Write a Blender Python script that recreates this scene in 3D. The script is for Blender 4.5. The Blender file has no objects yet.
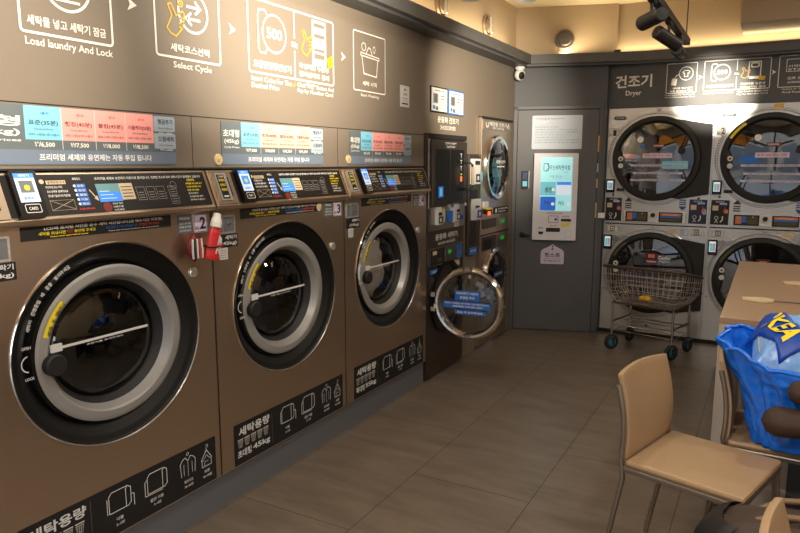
import bpy, math, random
from mathutils import Matrix, Vector, noise
random.seed(7)
PI = math.pi
scn = bpy.context.scene
col = scn.collection
R = math.radians

# ---------------------------------------------------------------- materials
def s2l(c):
    return tuple((x/12.92 if x <= .04045 else ((x+.055)/1.055)**2.4) for x in c)
MATS = {}
def mat(name, rgb, rough=.5, metal=0., spec=.5, emit=0., bump=None, noise_amt=0., nscale=(5,5,5), coat=0.):
    m = bpy.data.materials.new(name); m.use_nodes = True
    nt = m.node_tree; b = nt.nodes['Principled BSDF']
    c = (*s2l([v/255 for v in rgb]), 1)
    b.inputs['Base Color'].default_value = c
    b.inputs['Roughness'].default_value = rough
    b.inputs['Metallic'].default_value = metal
    b.inputs['Specular IOR Level'].default_value = spec
    b.inputs['Coat Weight'].default_value = coat
    if emit:
        b.inputs['Emission Color'].default_value = c
        b.inputs['Emission Strength'].default_value = emit
    if noise_amt or bump:
        tc = nt.nodes.new('ShaderNodeTexCoord'); mp = nt.nodes.new('ShaderNodeMapping')
        mp.inputs['Scale'].default_value = nscale
        no = nt.nodes.new('ShaderNodeTexNoise'); no.inputs['Scale'].default_value = 1; no.inputs['Detail'].default_value = 5
        nt.links.new(tc.outputs['Object'], mp.inputs[0]); nt.links.new(mp.outputs[0], no.inputs['Vector'])
        if noise_amt:
            mx = nt.nodes.new('ShaderNodeMix'); mx.data_type = 'RGBA'
            mx.inputs['A'].default_value = tuple(v*(1-noise_amt) for v in c[:3])+(1,)
            mx.inputs['B'].default_value = tuple(min(1, v*(1+noise_amt)) for v in c[:3])+(1,)
            nt.links.new(no.outputs[0], mx.inputs['Factor']); nt.links.new(mx.outputs['Result'], b.inputs['Base Color'])
        if bump:
            bp = nt.nodes.new('ShaderNodeBump'); bp.inputs['Strength'].default_value = bump; bp.inputs['Distance'].default_value = .01
            nt.links.new(no.outputs[0], bp.inputs['Height']); nt.links.new(bp.outputs[0], b.inputs['Normal'])
    MATS[name] = m
    return m
def glassmat(name, tint, refl=.5, rough=.0, alpha=.5):
    # transparent pane with a fresnel-boosted mirror coat
    m = bpy.data.materials.new(name); m.use_nodes = True; nt = m.node_tree
    nt.nodes.clear(); o = nt.nodes.new('ShaderNodeOutputMaterial')
    t = nt.nodes.new('ShaderNodeBsdfTransparent'); t.inputs[0].default_value = (*tint, 1)
    g = nt.nodes.new('ShaderNodeBsdfGlossy'); g.inputs['Roughness'].default_value = rough
    f = nt.nodes.new('ShaderNodeFresnel'); f.inputs[0].default_value = 1.5
    ad = nt.nodes.new('ShaderNodeMath'); ad.operation = 'ADD'; ad.inputs[1].default_value = refl; ad.use_clamp = True
    x = nt.nodes.new('ShaderNodeMixShader')
    nt.links.new(f.outputs[0], ad.inputs[0]); nt.links.new(ad.outputs[0], x.inputs[0])
    nt.links.new(t.outputs[0], x.inputs[1]); nt.links.new(g.outputs[0], x.inputs[2]); nt.links.new(x.outputs[0], o.inputs[0])
    MATS[name] = m; return m

mat('taupe_wall', (122,111,98), .55, noise_amt=.05, nscale=(3,3,3))
mat('bounce_cream', (214,190,156), .6)
mat('taupe_panel', (124,113,100), .45)
mat('grey_wall', (82,83,86), .55, noise_amt=.05, nscale=(3,3,3))
mat('door_grey', (88,88,90), .45)
mat('ledge_grey', (86,86,86), .5)
mat('cream_wall', (172,152,124), .7)
mat('ceiling_cream', (215,198,165), .8)
mat('kick_grey', (98,99,102), .5)
mat('light_grey', (150,150,152), .5)
mat('groove', (30,28,26), .8)
mat('bronze_steel', (196,176,154), .28, .92, noise_amt=.06, nscale=(1.5,1.5,120), bump=.01)
mat('steel', (208,206,202), .26, .62, noise_amt=.07, nscale=(3,3,3))
mat('dark_steel', (92,80,72), .38, .75, noise_amt=.06, nscale=(2,2,60))
mat('chrome', (225,222,218), .12, 1.)
mat('mid_chrome', (170,165,160), .3, 1.)
mat('ring_grey', (160,158,155), .36, .3)
mat('black_gloss', (22,20,19), .22)
mat('black', (24,23,23), .5)
mat('dish_black', (14,13,13), .55, spec=.3)
mat('soft_black', (26,25,24), .6)
mat('panel_black', (25,22,20), .45, spec=.3)
mat('label_black', (22,22,23), .55)
mat('drum', (120,122,125), .35, .8)
mat('drum_dark', (60,60,62), .4, .8)
mat('white', (238,236,230), .5)
mat('vinyl_white', (242,238,228), .5)
mat('paper', (214,214,210), .6)
mat('paper_blue', (206,218,232), .5)
mat('yellow', (240,215,30), .5)
mat('gold', (232,176,24), .5)
mat('red', (205,40,45), .4)
mat('dark_red', (120,25,28), .5)
mat('blue', (40,110,200), .4)
mat('deep_blue', (38,62,120), .4)
mat('navy', (34,40,72), .5)
mat('sky_blue', (130,205,235), .5)
mat('pink', (250,168,162), .5)
mat('peach', (250,182,165), .5)
mat('sign_slate', (98,108,112), .5)
mat('sign_blue', (112,126,146), .5)
mat('sign_pale', (165,182,196), .5)
mat('ink', (40,38,40), .6)
mat('ink_red', (215,60,60), .5)
mat('ink_blue', (30,70,170), .5)
mat('grey_sticker', (92,98,104), .5)
mat('lilac', (212,202,224), .5)
mat('kiosk_white', (228,226,234), .4)
mat('screen_cyan', (160,225,230), .3, emit=0.41)
mat('screen_blue', (60,130,235), .3, emit=0.45)
mat('screen_pale', (185,205,235), .3, emit=0.38)
mat('screen_teal', (110,190,205), .3, emit=0.34)
mat('screen_deep', (35,100,205), .3, emit=0.38)
mat('screen_white', (225,235,240), .3, emit=0.38)
mat('lcd_top', (90,135,140), .3, emit=0.26)
mat('lcd_bottom', (55,125,215), .3, emit=0.45)
mat('led_green', (30,170,50), .3, emit=.25)
mat('led_orange', (255,90,30), .3, emit=1.5)
mat('olive_print', (78,76,42), .5)
mat('salmon_print', (205,120,95), .5)
mat('beige', (205,185,150), .5)
mat('leather', (162,134,102), .42, noise_amt=.04, nscale=(30,30,30), bump=.05)
mat('leg_metal', (150,140,130), .35, .8)
mat('table_top', (160,132,104), .35, noise_amt=.05, nscale=(2,2,2))
mat('table_side', (178,168,162), .5)
mat('cabinet_grey', (72,72,76), .6)
mat('bag_blue', (20,112,235), .28, noise_amt=.12, nscale=(9,9,9), coat=.4, bump=.9)
mat('bag_inner', (120,170,230), .25, bump=.8, noise_amt=.25, nscale=(14,14,14), coat=.5)
mat('strap_blue', (20,70,170), .4)
mat('brown_leather', (58,40,30), .75, noise_amt=.2, nscale=(12,12,12), bump=.2)
mat('bag_brown', (58,44,35), .7, noise_amt=.1, nscale=(12,12,12))
mat('tan_strap', (112,86,60), .5)
mat('teal', (40,110,125), .4)
mat('rubber', (32,30,30), .7)
mat('wire', (190,180,172), .3, .6)
mat('bumper', (70,58,54), .45)
mat('grille', (120,112,104), .5, .3)
mat('grille_bronze', (150,128,104), .35, .6)
mat('diffuser_grey', (176,174,186), .5)
mat('orange_fabric', (240,150,30), .7)
mat('asphalt', (95,98,102), .9)
mat('facade', (124,120,114), .8)
mat('facade_glass', (66,72,80), .4)
mat('laundry_pale', (222,217,206), .9, noise_amt=.2, nscale=(8,8,8))
mat('laundry_blue', (60,80,120), .9, noise_amt=.3, nscale=(10,10,10))
mat('laundry_dark', (50,52,60), .9, noise_amt=.3, nscale=(8,8,8))
glassmat('washer_glass', (.35,.35,.36), .05)
glassmat('washer_glass_clear', (.85,.85,.85), .03)
glassmat('dryer_glass', (.78,.8,.82), .2)
glassmat('chrome_glass', (.55,.52,.5), .12)

def floor_material():
    m = bpy.data.materials.new('stone_tile'); m.use_nodes = True; nt = m.node_tree; N = nt.nodes; L = nt.links
    b = N['Principled BSDF']; b.inputs['Roughness'].default_value = .34
    tc = N.new('ShaderNodeTexCoord'); mp = N.new('ShaderNodeMapping')
    mp.inputs['Rotation'].default_value = (0,0,R(90)); 
    # brick rows run along +Y: swap axes
    sx = N.new('ShaderNodeSeparateXYZ'); cx = N.new('ShaderNodeCombineXYZ')
    L.new(tc.outputs['Object'], sx.inputs[0])
    ax = N.new('ShaderNodeMath'); ax.operation='ADD'; ax.inputs[1].default_value = 11.6-2.12+.58
    ay = N.new('ShaderNodeMath'); ay.operation='ADD'; ay.inputs[1].default_value = 2.009+5.81*2
    L.new(sx.outputs['Y'], ax.inputs[0]); L.new(sx.outputs['X'], ay.inputs[0])
    L.new(ax.outputs[0], cx.inputs['X']); L.new(ay.outputs[0], cx.inputs['Y'])
    br = N.new('ShaderNodeTexBrick'); br.offset = .5; br.offset_frequency = 2
    br.inputs['Scale'].default_value = 1; br.inputs['Brick Width'].default_value = 1.162; br.inputs['Row Height'].default_value = .581
    br.inputs['Mortar Size'].default_value = .0025; br.inputs['Mortar Smooth'].default_value = .1; br.inputs['Bias'].default_value = 0
    br.inputs['Color1'].default_value = (*s2l((.43,.385,.338)),1); br.inputs['Color2'].default_value = (*s2l((.45,.402,.352)),1)
    br.inputs['Mortar'].default_value = (*s2l((.25,.215,.185)),1)
    L.new(cx.outputs[0], br.inputs['Vector'])
    mp.inputs['Rotation'].default_value = (0,0,R(12)); mp.inputs['Scale'].default_value = (1.6,7,1)
    no = N.new('ShaderNodeTexNoise'); no.inputs['Scale'].default_value = 1.6; no.inputs['Detail'].default_value = 8; no.inputs['Roughness'].default_value = .62
    L.new(tc.outputs['Object'], mp.inputs[0]); L.new(mp.outputs[0], no.inputs['Vector'])
    rp = N.new('ShaderNodeValToRGB'); rp.color_ramp.elements[0].position = .3; rp.color_ramp.elements[0].color = (.72,.72,.72,1)
    rp.color_ramp.elements[1].position = .7; rp.color_ramp.elements[1].color = (1.18,1.17,1.15,1)
    L.new(no.outputs[0], rp.inputs[0])
    mx = N.new('ShaderNodeMix'); mx.data_type='RGBA'; mx.blend_type='MULTIPLY'; mx.inputs['Factor'].default_value = 1
    L.new(br.outputs['Color'], mx.inputs['A']); L.new(rp.outputs[0], mx.inputs['B']); L.new(mx.outputs['Result'], b.inputs['Base Color'])
    bp = N.new('ShaderNodeBump'); bp.inputs['Strength'].default_value=.08; bp.inputs['Distance'].default_value=.005
    L.new(no.outputs[0], bp.inputs['Height']); L.new(bp.outputs[0], b.inputs['Normal'])
    MATS['floor'] = m
floor_material()

# ---------------------------------------------------------------- text cache
TX = {}
TC = bpy.data.curves.new('lettering', 'FONT'); TC.size = 1; TC.resolution_u = 2
TO = bpy.data.objects.new('lettering', TC)
def text_mesh(s, bold=.012):
    k = (s, bold)
    if k in TX: return TX[k]
    TC.body = s; TC.offset = bold + .005
    me = bpy.data.meshes.new_from_object(TO)
    vs = [tuple(v.co) for v in me.vertices]; fs = [tuple(p.vertices) for p in me.polygons]
    bpy.data.meshes.remove(me)
    TX[k] = (vs, fs, min(v[0] for v in vs), max(v[0] for v in vs), min(v[1] for v in vs), max(v[1] for v in vs)); return TX[k]

# ---------------------------------------------------------------- mesh builder
class MB:
    def __init__(s, off=(0,0,0)):
        s.v = []; s.f = []; s.mi = []; s.sm = []; s.mats = []; s.M = Matrix.Translation(off)
    def m(s, name):
        if name not in s.mats: s.mats.append(name)
        return s.mats.index(name)
    def add(s, vs, fs, mt, smooth=False):
        b = len(s.v); s.v += [tuple(s.M @ Vector(v)) for v in vs]; i = s.m(mt)
        for f in fs: s.f.append(tuple(b+k for k in f)); s.mi.append(i); s.sm.append(smooth)
        return s
    def box(s, x0, x1, y0, y1, z0, z1, mt, bev=0):
        if bev:
            b = bev; P = []
            # chamfered box: 24 verts
            X=(x0,x1);Y=(y0,y1);Z=(z0,z1); idx={}
            for i in (0,1):
                for j in (0,1):
                    for k in (0,1):
                        sx = b if i==0 else -b; sy = b if j==0 else -b; sz = b if k==0 else -b
                        idx[i,j,k,0]=len(P); P.append((X[i],Y[j]+sy,Z[k]+sz))
                        idx[i,j,k,1]=len(P); P.append((X[i]+sx,Y[j],Z[k]+sz))
                        idx[i,j,k,2]=len(P); P.append((X[i]+sx,Y[j]+sy,Z[k]))
            F=[]
            q=lambda *a:F.append(a)
            for i in (0,1):
                r=[idx[i,0,0,0],idx[i,1,0,0],idx[i,1,1,0],idx[i,0,1,0]]; F.append(tuple(r if i else r[::-1]))
                r=[idx[0,i,0,1],idx[0,i,1,1],idx[1,i,1,1],idx[1,i,0,1]]; F.append(tuple(r if i else r[::-1]))
                r=[idx[0,0,i,2],idx[1,0,i,2],idx[1,1,i,2],idx[0,1,i,2]]; F.append(tuple(r if i else r[::-1]))
            for i in (0,1):
                for j in (0,1):
                    F.append((idx[i,j,0,0],idx[i,j,1,0],idx[i,j,1,1],idx[i,j,0,1]))
                    F.append((idx[i,0,j,0],idx[i,1,j,0],idx[i,1,j,2],idx[i,0,j,2]))
                    F.append((idx[0,i,j,1],idx[1,i,j,1],idx[1,i,j,2],idx[0,i,j,2]))
                    for k in (0,1): F.append((idx[i,j,k,0],idx[i,j,k,1],idx[i,j,k,2]))
            return s.add(P,F,mt)
        P=[(x,y,z) for z in(z0,z1) for x,y in((x0,y0),(x1,y0),(x1,y1),(x0,y1))]
        return s.add(P,[(3,2,1,0),(4,5,6,7),(0,1,5,4),(1,2,6,5),(2,3,7,6),(3,0,4,7)],mt)
    def quad(s, x0, x1, z0, z1, y, mt):
        return s.add([(x0,y,z0),(x1,y,z0),(x1,y,z1),(x0,y,z1)],[(0,1,2,3)],mt)
    def rrect(s, x0, x1, z0, z1, y0, y1, r, mt, n=5):
        pts=[]
        for cx,cz,a in((x1-r,z0+r,-90),(x1-r,z1-r,0),(x0+r,z1-r,90),(x0+r,z0+r,180)):
            for k in range(n+1):
                t=R(a+90*k/n); pts.append((cx+r*math.cos(t),cz+r*math.sin(t)))
        return s.prism(pts,y0,y1,mt)
    def prism(s, pts, y0, y1, mt):      # polygon in xz extruded along y (y0 is the front)
        n=len(pts); P=[(x,y0,z) for x,z in pts]+[(x,y1,z) for x,z in pts]
        F=[tuple(range(n)),tuple(range(2*n-1,n-1,-1))]+[(i,i+n,(i+1)%n+n,(i+1)%n) for i in range(n)]
        return s.add(P,F,mt)
    def extr_x(s, pts, x0, x1, mt):     # polygon in yz extruded along x
        n=len(pts); P=[(x0,y,z) for y,z in pts]+[(x1,y,z) for y,z in pts]
        F=[tuple(range(n)),tuple(range(2*n-1,n-1,-1))]+[(i,i+n,(i+1)%n+n,(i+1)%n) for i in range(n)]
        return s.add(P,F,mt)
    def lathe(s, cx, cz, prof, mt, n=64, sx=1., sz=1., capend=False, mts=None):
        # profile (r, y) revolved about the Y axis through (cx, cz)
        for k in range(len(prof)-1):
            (r0,y0),(r1,y1)=prof[k],prof[k+1]; P=[]
            for i in range(n):
                c=math.cos(2*PI*i/n); d=math.sin(2*PI*i/n)
                P.append((cx+r0*sx*c,y0,cz+r0*sz*d)); P.append((cx+r1*sx*c,y1,cz+r1*sz*d))
            F=[(2*i,2*((i+1)%n),2*((i+1)%n)+1,2*i+1) for i in range(n)]
            s.add(P,F,(mts[k] if mts else mt),True)
        return s
    def disc(s, cx, cz, r, y, mt, n=40, sx=1., sz=1.):
        return s.add([(cx+r*sx*math.cos(2*PI*i/n),y,cz+r*sz*math.sin(2*PI*i/n)) for i in range(n)],[tuple(range(n))],mt)
    def puck(s, cx, cz, r, y0, y1, mt, n=32):
        s.lathe(cx,cz,[(r,y1),(r,y0+.15*r),(r*.85,y0)],mt,n); return s.disc(cx,cz,r*.85,y0,mt,n)
    def line(s, pts, w, mt, y=-.002, closed=False):
        P=[p for i,p in enumerate(pts) if i==0 or math.hypot(p[0]-pts[i-1][0],p[1]-pts[i-1][1])>1e-6]; n=len(P); V_=[]
        def dirn(p,q): L=math.hypot(q[0]-p[0],q[1]-p[1]) or 1e-6; return ((q[0]-p[0])/L,(q[1]-p[1])/L)
        for i in range(n):
            d1=dirn(P[i-1],P[i]) if (i>0 or closed) else None; d2=dirn(P[i],P[(i+1)%n]) if (i<n-1 or closed) else None
            if d1 is None: d1=d2
            if d2 is None: d2=d1
            nx,nz=-(d1[1]+d2[1]),d1[0]+d2[0]; L=math.hypot(nx,nz)
            if L<.3: nx,nz,L=-d1[1],d1[0],1.
            nx/=L; nz/=L; k=w/2/max(.5,(nx*-d1[1]+nz*d1[0]))
            V_+=[(P[i][0]+nx*k,y,P[i][1]+nz*k),(P[i][0]-nx*k,y,P[i][1]-nz*k)]
        return s.add(V_,[(2*i,2*i+1,2*((i+1)%n)+1,2*((i+1)%n)) for i in range(n if closed else n-1)],mt)
    def rbox_line(s, x0,x1,z0,z1,r,w,mt,y=-.002):
        pts=[]
        for cx,cz,a in((x1-r,z0+r,-90),(x1-r,z1-r,0),(x0+r,z1-r,90),(x0+r,z0+r,180)):
            for k in range(5):
                t=R(a+90*k/4); pts.append((cx+r*math.cos(t),cz+r*math.sin(t)))
        return s.line(pts,w,mt,y,True)
    def circ(s, cx, cz, r, w, mt, y=-.002, a0=0, a1=360, n=40, sx=1.):
        P=[];
        for i in range(n+1):
            t=R(a0+(a1-a0)*i/n)
            P+= [(cx+(r-w/2)*sx*math.cos(t),y,cz+(r-w/2)*math.sin(t)),(cx+(r+w/2)*sx*math.cos(t),y,cz+(r+w/2)*math.sin(t))]
        return s.add(P,[(2*i,2*i+1,2*i+3,2*i+2) for i in range(n)],mt)
    def text(s, st, x0, x1, z0, z1, mt, y=-.002, bold=.012, rot=0, shear=0):
        vs,fs,a,b,c,d=text_mesh(st,bold)
        kx=(x1-x0)/(b-a); kz=(z1-z0)/(d-c); cx,cz=(x0+x1)/2,(z0+z1)/2; cr,sr=math.cos(R(rot)),math.sin(R(rot))
        P=[]
        for v in vs:
            px=(v[0]-(a+b)/2)*kx; pz=(v[1]-(c+d)/2)*kz; px+=shear*pz
            P.append((cx+px*cr-pz*sr,y,cz+px*sr+pz*cr))
        return s.add(P,fs,mt)
    def tube(s, pts, r, mt, n=8, closed=False, r2=None):
        pts=[Vector(p) for p in pts]; m=len(pts); P=[]; 
        up=None
        for i,p in enumerate(pts):
            if closed: t=(pts[(i+1)%m]-pts[i-1])
            else: t=(pts[min(i+1,m-1)]-pts[max(i-1,0)])
            t.normalize()
            if up is None: up=Vector((0,0,1)) if abs(t.z)<.9 else Vector((1,0,0))
            a=t.cross(up); 
            if a.length<1e-4: a=t.cross(Vector((0,1,0)))
            a.normalize(); b=a.cross(t); up=b.copy()
            rr=r if r2 is None else r+(r2-r)*i/(m-1)
            for k in range(n):
                an=2*PI*k/n; P.append(tuple(p+a*rr*math.cos(an)+b*rr*math.sin(an)))
        F=[]
        for i in range(m if closed else m-1):
            j=(i+1)%m
            for k in range(n): F.append((i*n+k,i*n+(k+1)%n,j*n+(k+1)%n,j*n+k))
        s.add(P,F,mt,True)
        if not closed: s.add(P[:n],[tuple(range(n))],mt); s.add(P[-n:],[tuple(range(n))],mt)
        return s
    def grid(s, fn, nu, nv, mt, closeu=False):
        P=[fn(i/(nu if closeu else nu-1),j/(nv-1)) for j in range(nv) for i in range(nu)]
        F=[(j*nu+i,j*nu+(i+1)%nu,(j+1)*nu+(i+1)%nu,(j+1)*nu+i) for j in range(nv-1) for i in range(nu if closeu else nu-1)]
        return s.add(P,F,mt,True)
    def build(s, name, parent=None, sub=0, bevel=0, solid=0):
        me=bpy.data.meshes.new(name); me.from_pydata(s.v,[],s.f); me.update()
        for n in s.mats: me.materials.append(MATS[n])
        me.polygons.foreach_set('material_index',s.mi); me.polygons.foreach_set('use_smooth',s.sm); me.update()
        o=bpy.data.objects.new(name,me); col.objects.link(o)
        if parent: o.parent=parent
        if solid: md=o.modifiers.new('s','SOLIDIFY'); md.thickness=solid; md.offset=0
        if bevel: md=o.modifiers.new('b','BEVEL'); md.width=bevel; md.segments=2; md.limit_method='ANGLE'
        if sub: md=o.modifiers.new('u','SUBSURF'); md.levels=sub; md.render_levels=sub
        return o
def tag(o, label=None, cat=None, group=None, kind=None):
    if label: o['label']=label
    if cat: o['category']=cat
    if group: o['group']=group
    if kind: o['kind']=kind
    return o
def empty(name, loc, rz=0):
    o=bpy.data.objects.new(name,None); o.empty_display_size=.1; col.objects.link(o); o.location=loc; o.rotation_euler=(0,0,rz); return o
def place(o, loc, rz=0):
    o.location=loc; o.rotation_euler=(0,0,rz); return o
def struct(o): o['kind']='structure'; return o
def copy_tree(o, parent=None):
    c=o.copy(); col.objects.link(c); c.parent=parent
    for ch in list(o.children): copy_tree(ch,c)
    return c
LW = R(90)          # things on the left wall face +X
XW = -2.03          # plane of the left wall panelling
A = Vector((-2.03,5.735)); B = Vector((-1.285,5.963)); DA = math.atan2(B.y-A.y, B.x-A.x)   # slanted wall with the staff door
YB = 6.03           # plane of the dryer wall
CZ = 2.82
def hw(s,x,y,z): pass

# ---------------------------------------------------------------- setting
m=MB(); m.box(-2.9,2.2,-1.95,6.9,-.08,0,'floor'); struct(m.build('floor'))
m=MB(); m.box(-2.9,2.2,-1.95,6.9,CZ,CZ+.1,'ceiling_cream'); struct(m.build('ceiling'))
m=MB()
LH=2.40
def wbox(y0,y1,z0,z1,mt='taupe_wall'): m.box(XW-.1,XW,y0,y1,z0,z1,mt)
wbox(-1.95,3.985,1.478,LH); wbox(3.985,4.61,1.70,LH); wbox(4.61,4.915,0,LH); wbox(4.915,5.575,1.865,LH); wbox(5.575,5.735,0,LH)
m.box(XW-.1,XW,-1.95,5.735,LH,CZ,'cream_wall')
m.box(-2.9,-2.82,-1.95,5.735,0,CZ,'grey_wall')      # the wall the machines back onto
for y in (-.1,.95,1.957,2.98,3.985): m.box(XW,XW+.0006,y-.0015,y+.0015,1.48,1.684,'groove')
m.box(XW,XW+.0006,-1.95,3.985,1.683,1.687,'groove')
m.box(XW,XW+.0015,-1.95,3.985,1.478,1.484,'groove')
struct(m.build('wall_left'))
# slanted wall
m=MB(); Lw=(B-A).length
m.box(-.08,Lw,0,.1,0,LH,'grey_wall'); m.box(-.08,Lw+.06,0,.1,LH,CZ,'cream_wall')
struct(place(m.build('wall_corner'),(A.x,A.y,0),DA))
# dryer wall
m=MB(); m.box(B.x-.01,2.2,YB,YB+.1,1.966,LH,'grey_wall'); m.box(B.x-.01,2.2,YB,YB+.1,LH,CZ,'cream_wall'); m.box(B.x-.04,B.x-.002,B.y+.005,YB+.1,0,LH,'grey_wall')
m.box(-2.0,2.2,6.85,6.9,0,LH,'grey_wall')
struct(m.build('wall_back'))
m=MB(); m.box(B.x,2.2,YB-.012,YB+.02,0,.03,'groove'); struct(m.build('baseboard_back'))
m=MB(); m.box(2.1,2.2,-1.95,4.2,0,CZ,'bounce_cream'); m.box(2.1,2.2,4.2,6.9,0,CZ,'grey_wall'); struct(m.build('wall_right'))  # near part made lighter cream to brighten the washers' reflections
# shopfront behind the camera: posts, header, sill
m=MB(); m.box(-2.9,2.2,-2.03,-1.95,2.55,CZ,'taupe_wall'); m.box(-2.9,-2.0,-2.03,-1.95,0,2.55,'taupe_wall'); m.box(2.0,2.2,-2.03,-1.95,0,2.55,'taupe_wall')
struct(m.build('wall_front'))
m=MB()
for x in (-2.0,-1.0,0.0,1.0,1.96): m.box(x,x+.04,-2.02,-1.97,0,2.55,'black')
m.box(-2.0,2.0,-2.02,-1.97,2.1,2.14,'black'); m.box(-2.0,2.0,-2.02,-1.97,0,.08,'black'); m.box(-2.0,2.0,-2.02,-1.97,2.5,2.55,'black')
struct(m.build('window_1'))
# ledge with the hidden light strip
o_l=[(-1.865,-1.95),(-1.865,5.6)]
dv=Vector((math.cos(DA),math.sin(DA))); nv=Vector((dv.y,-dv.x))
pa=A+nv*.125; tt=(-1.865-pa.x)/dv.x; c1=pa+dv*tt
yb=YB-.11; tt=(yb-pa.y)/dv.y; c2=pa+dv*tt
out=[(-1.865,-1.95),(c1.x,c1.y),(c2.x,yb),(2.1,yb)]; inn=[(XW,-1.95),(XW,5.735),(B.x,YB),(2.1,YB)]
m=MB()
P=[];F=[]
for z in (2.335,2.41):
    for p in out+inn: P.append((p[0],p[1],z))
for i in range(3):
    F+=[(i,i+1,i+5,i+4)[::-1],(8+i,8+i+1,8+i+5,8+i+4),(i,i+8,i+9,i+1)]
F+=[(0,4,12,8),(3,11,15,7)]
m.add(P,F,'ledge_grey')
P=[]
for z in (2.318,2.335):
    for p,q in zip(out,inn):
        P.append((p[0]*.75+q[0]*.25,p[1]*.75+q[1]*.25,z)); 
    for q in inn: P.append((q[0],q[1],z))
m.add(P,[f for i in range(3) for f in ((i,i+4,i+5,i+1),(i,i+1,i+9,i+8))],'ledge_grey')
struct(m.build('trim_1'))
# kickplate under the washers
m=MB(); m.box(-2.6,-2.02,-1.9,3.975,0,.147,'kick_grey'); m.box(-2.6,-2.012,-1.9,3.978,.147,.154,'light_grey')
struct(m.build('trim_2'))
# bulkhead over the dryers
m=MB(); m.box(-.285,2.1,5.52,YB,2.49,CZ,'cream_wall'); struct(m.build('trim_3'))
# staff door in the slanted wall
def dl(x0,x1,y0,y1,z0,z1,mt,mm): mm.box(x0,x1,y0,y1,z0,z1,mt)
dr=empty('door_1',(A.x,A.y,0),DA); dr['kind']='structure'
m=MB(); m.box(.030,.726,-.006,0,0,1.966,'groove'); m.box(.036,.720,-.016,-.004,.006,1.958,'door_grey'); m.build('door_panel',dr)
m=MB(); m.box(.0,.03,-.012,0,0,1.99,'door_grey'); m.box(.726,.752,-.012,0,0,1.99,'door_grey'); m.box(.0,.752,-.012,0,1.966,1.99,'door_grey'); m.build('door_frame',dr)
for z0,z1,mt in ((1.60,1.735,'gold'),(1.425,1.50,'beige'),(1.29,1.37,'beige'),(1.03,1.16,'beige')):
    m=MB(); m.tube([(.724,-.02,z0),(.724,-.02,z1)],.006,mt); m.build('hinge',dr)
m=MB(); m.lathe(.095,.868,[(.024,-.016),(.024,-.026),(.0,-.026)],'black',24); m.tube([(.095,-.02,.868),(.095,-.055,.868),(.11,-.062,.868),(.165,-.062,.866)],.010,'black'); m.build('door_handle',dr)
m=MB(); m.rrect(.078,.146,1.28,1.435,-.034,-.016,.006,'black'); m.box(.140,.1465,-.036,-.016,1.28,1.435,'steel'); m.quad(.09,.128,1.36,1.42,-.0345,'deep_blue'); m.quad(.09,.128,1.30,1.345,-.0345,'screen_teal'); m.build('door_lock',dr)
m=MB(); m.box(.745,.80,-.03,-.0125,1.03,1.075,'white'); tag(place(m.build('wall_switch'),(A.x,A.y,0),DA),'small white wall box between the grey door and the left dryers','switch')

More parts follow.
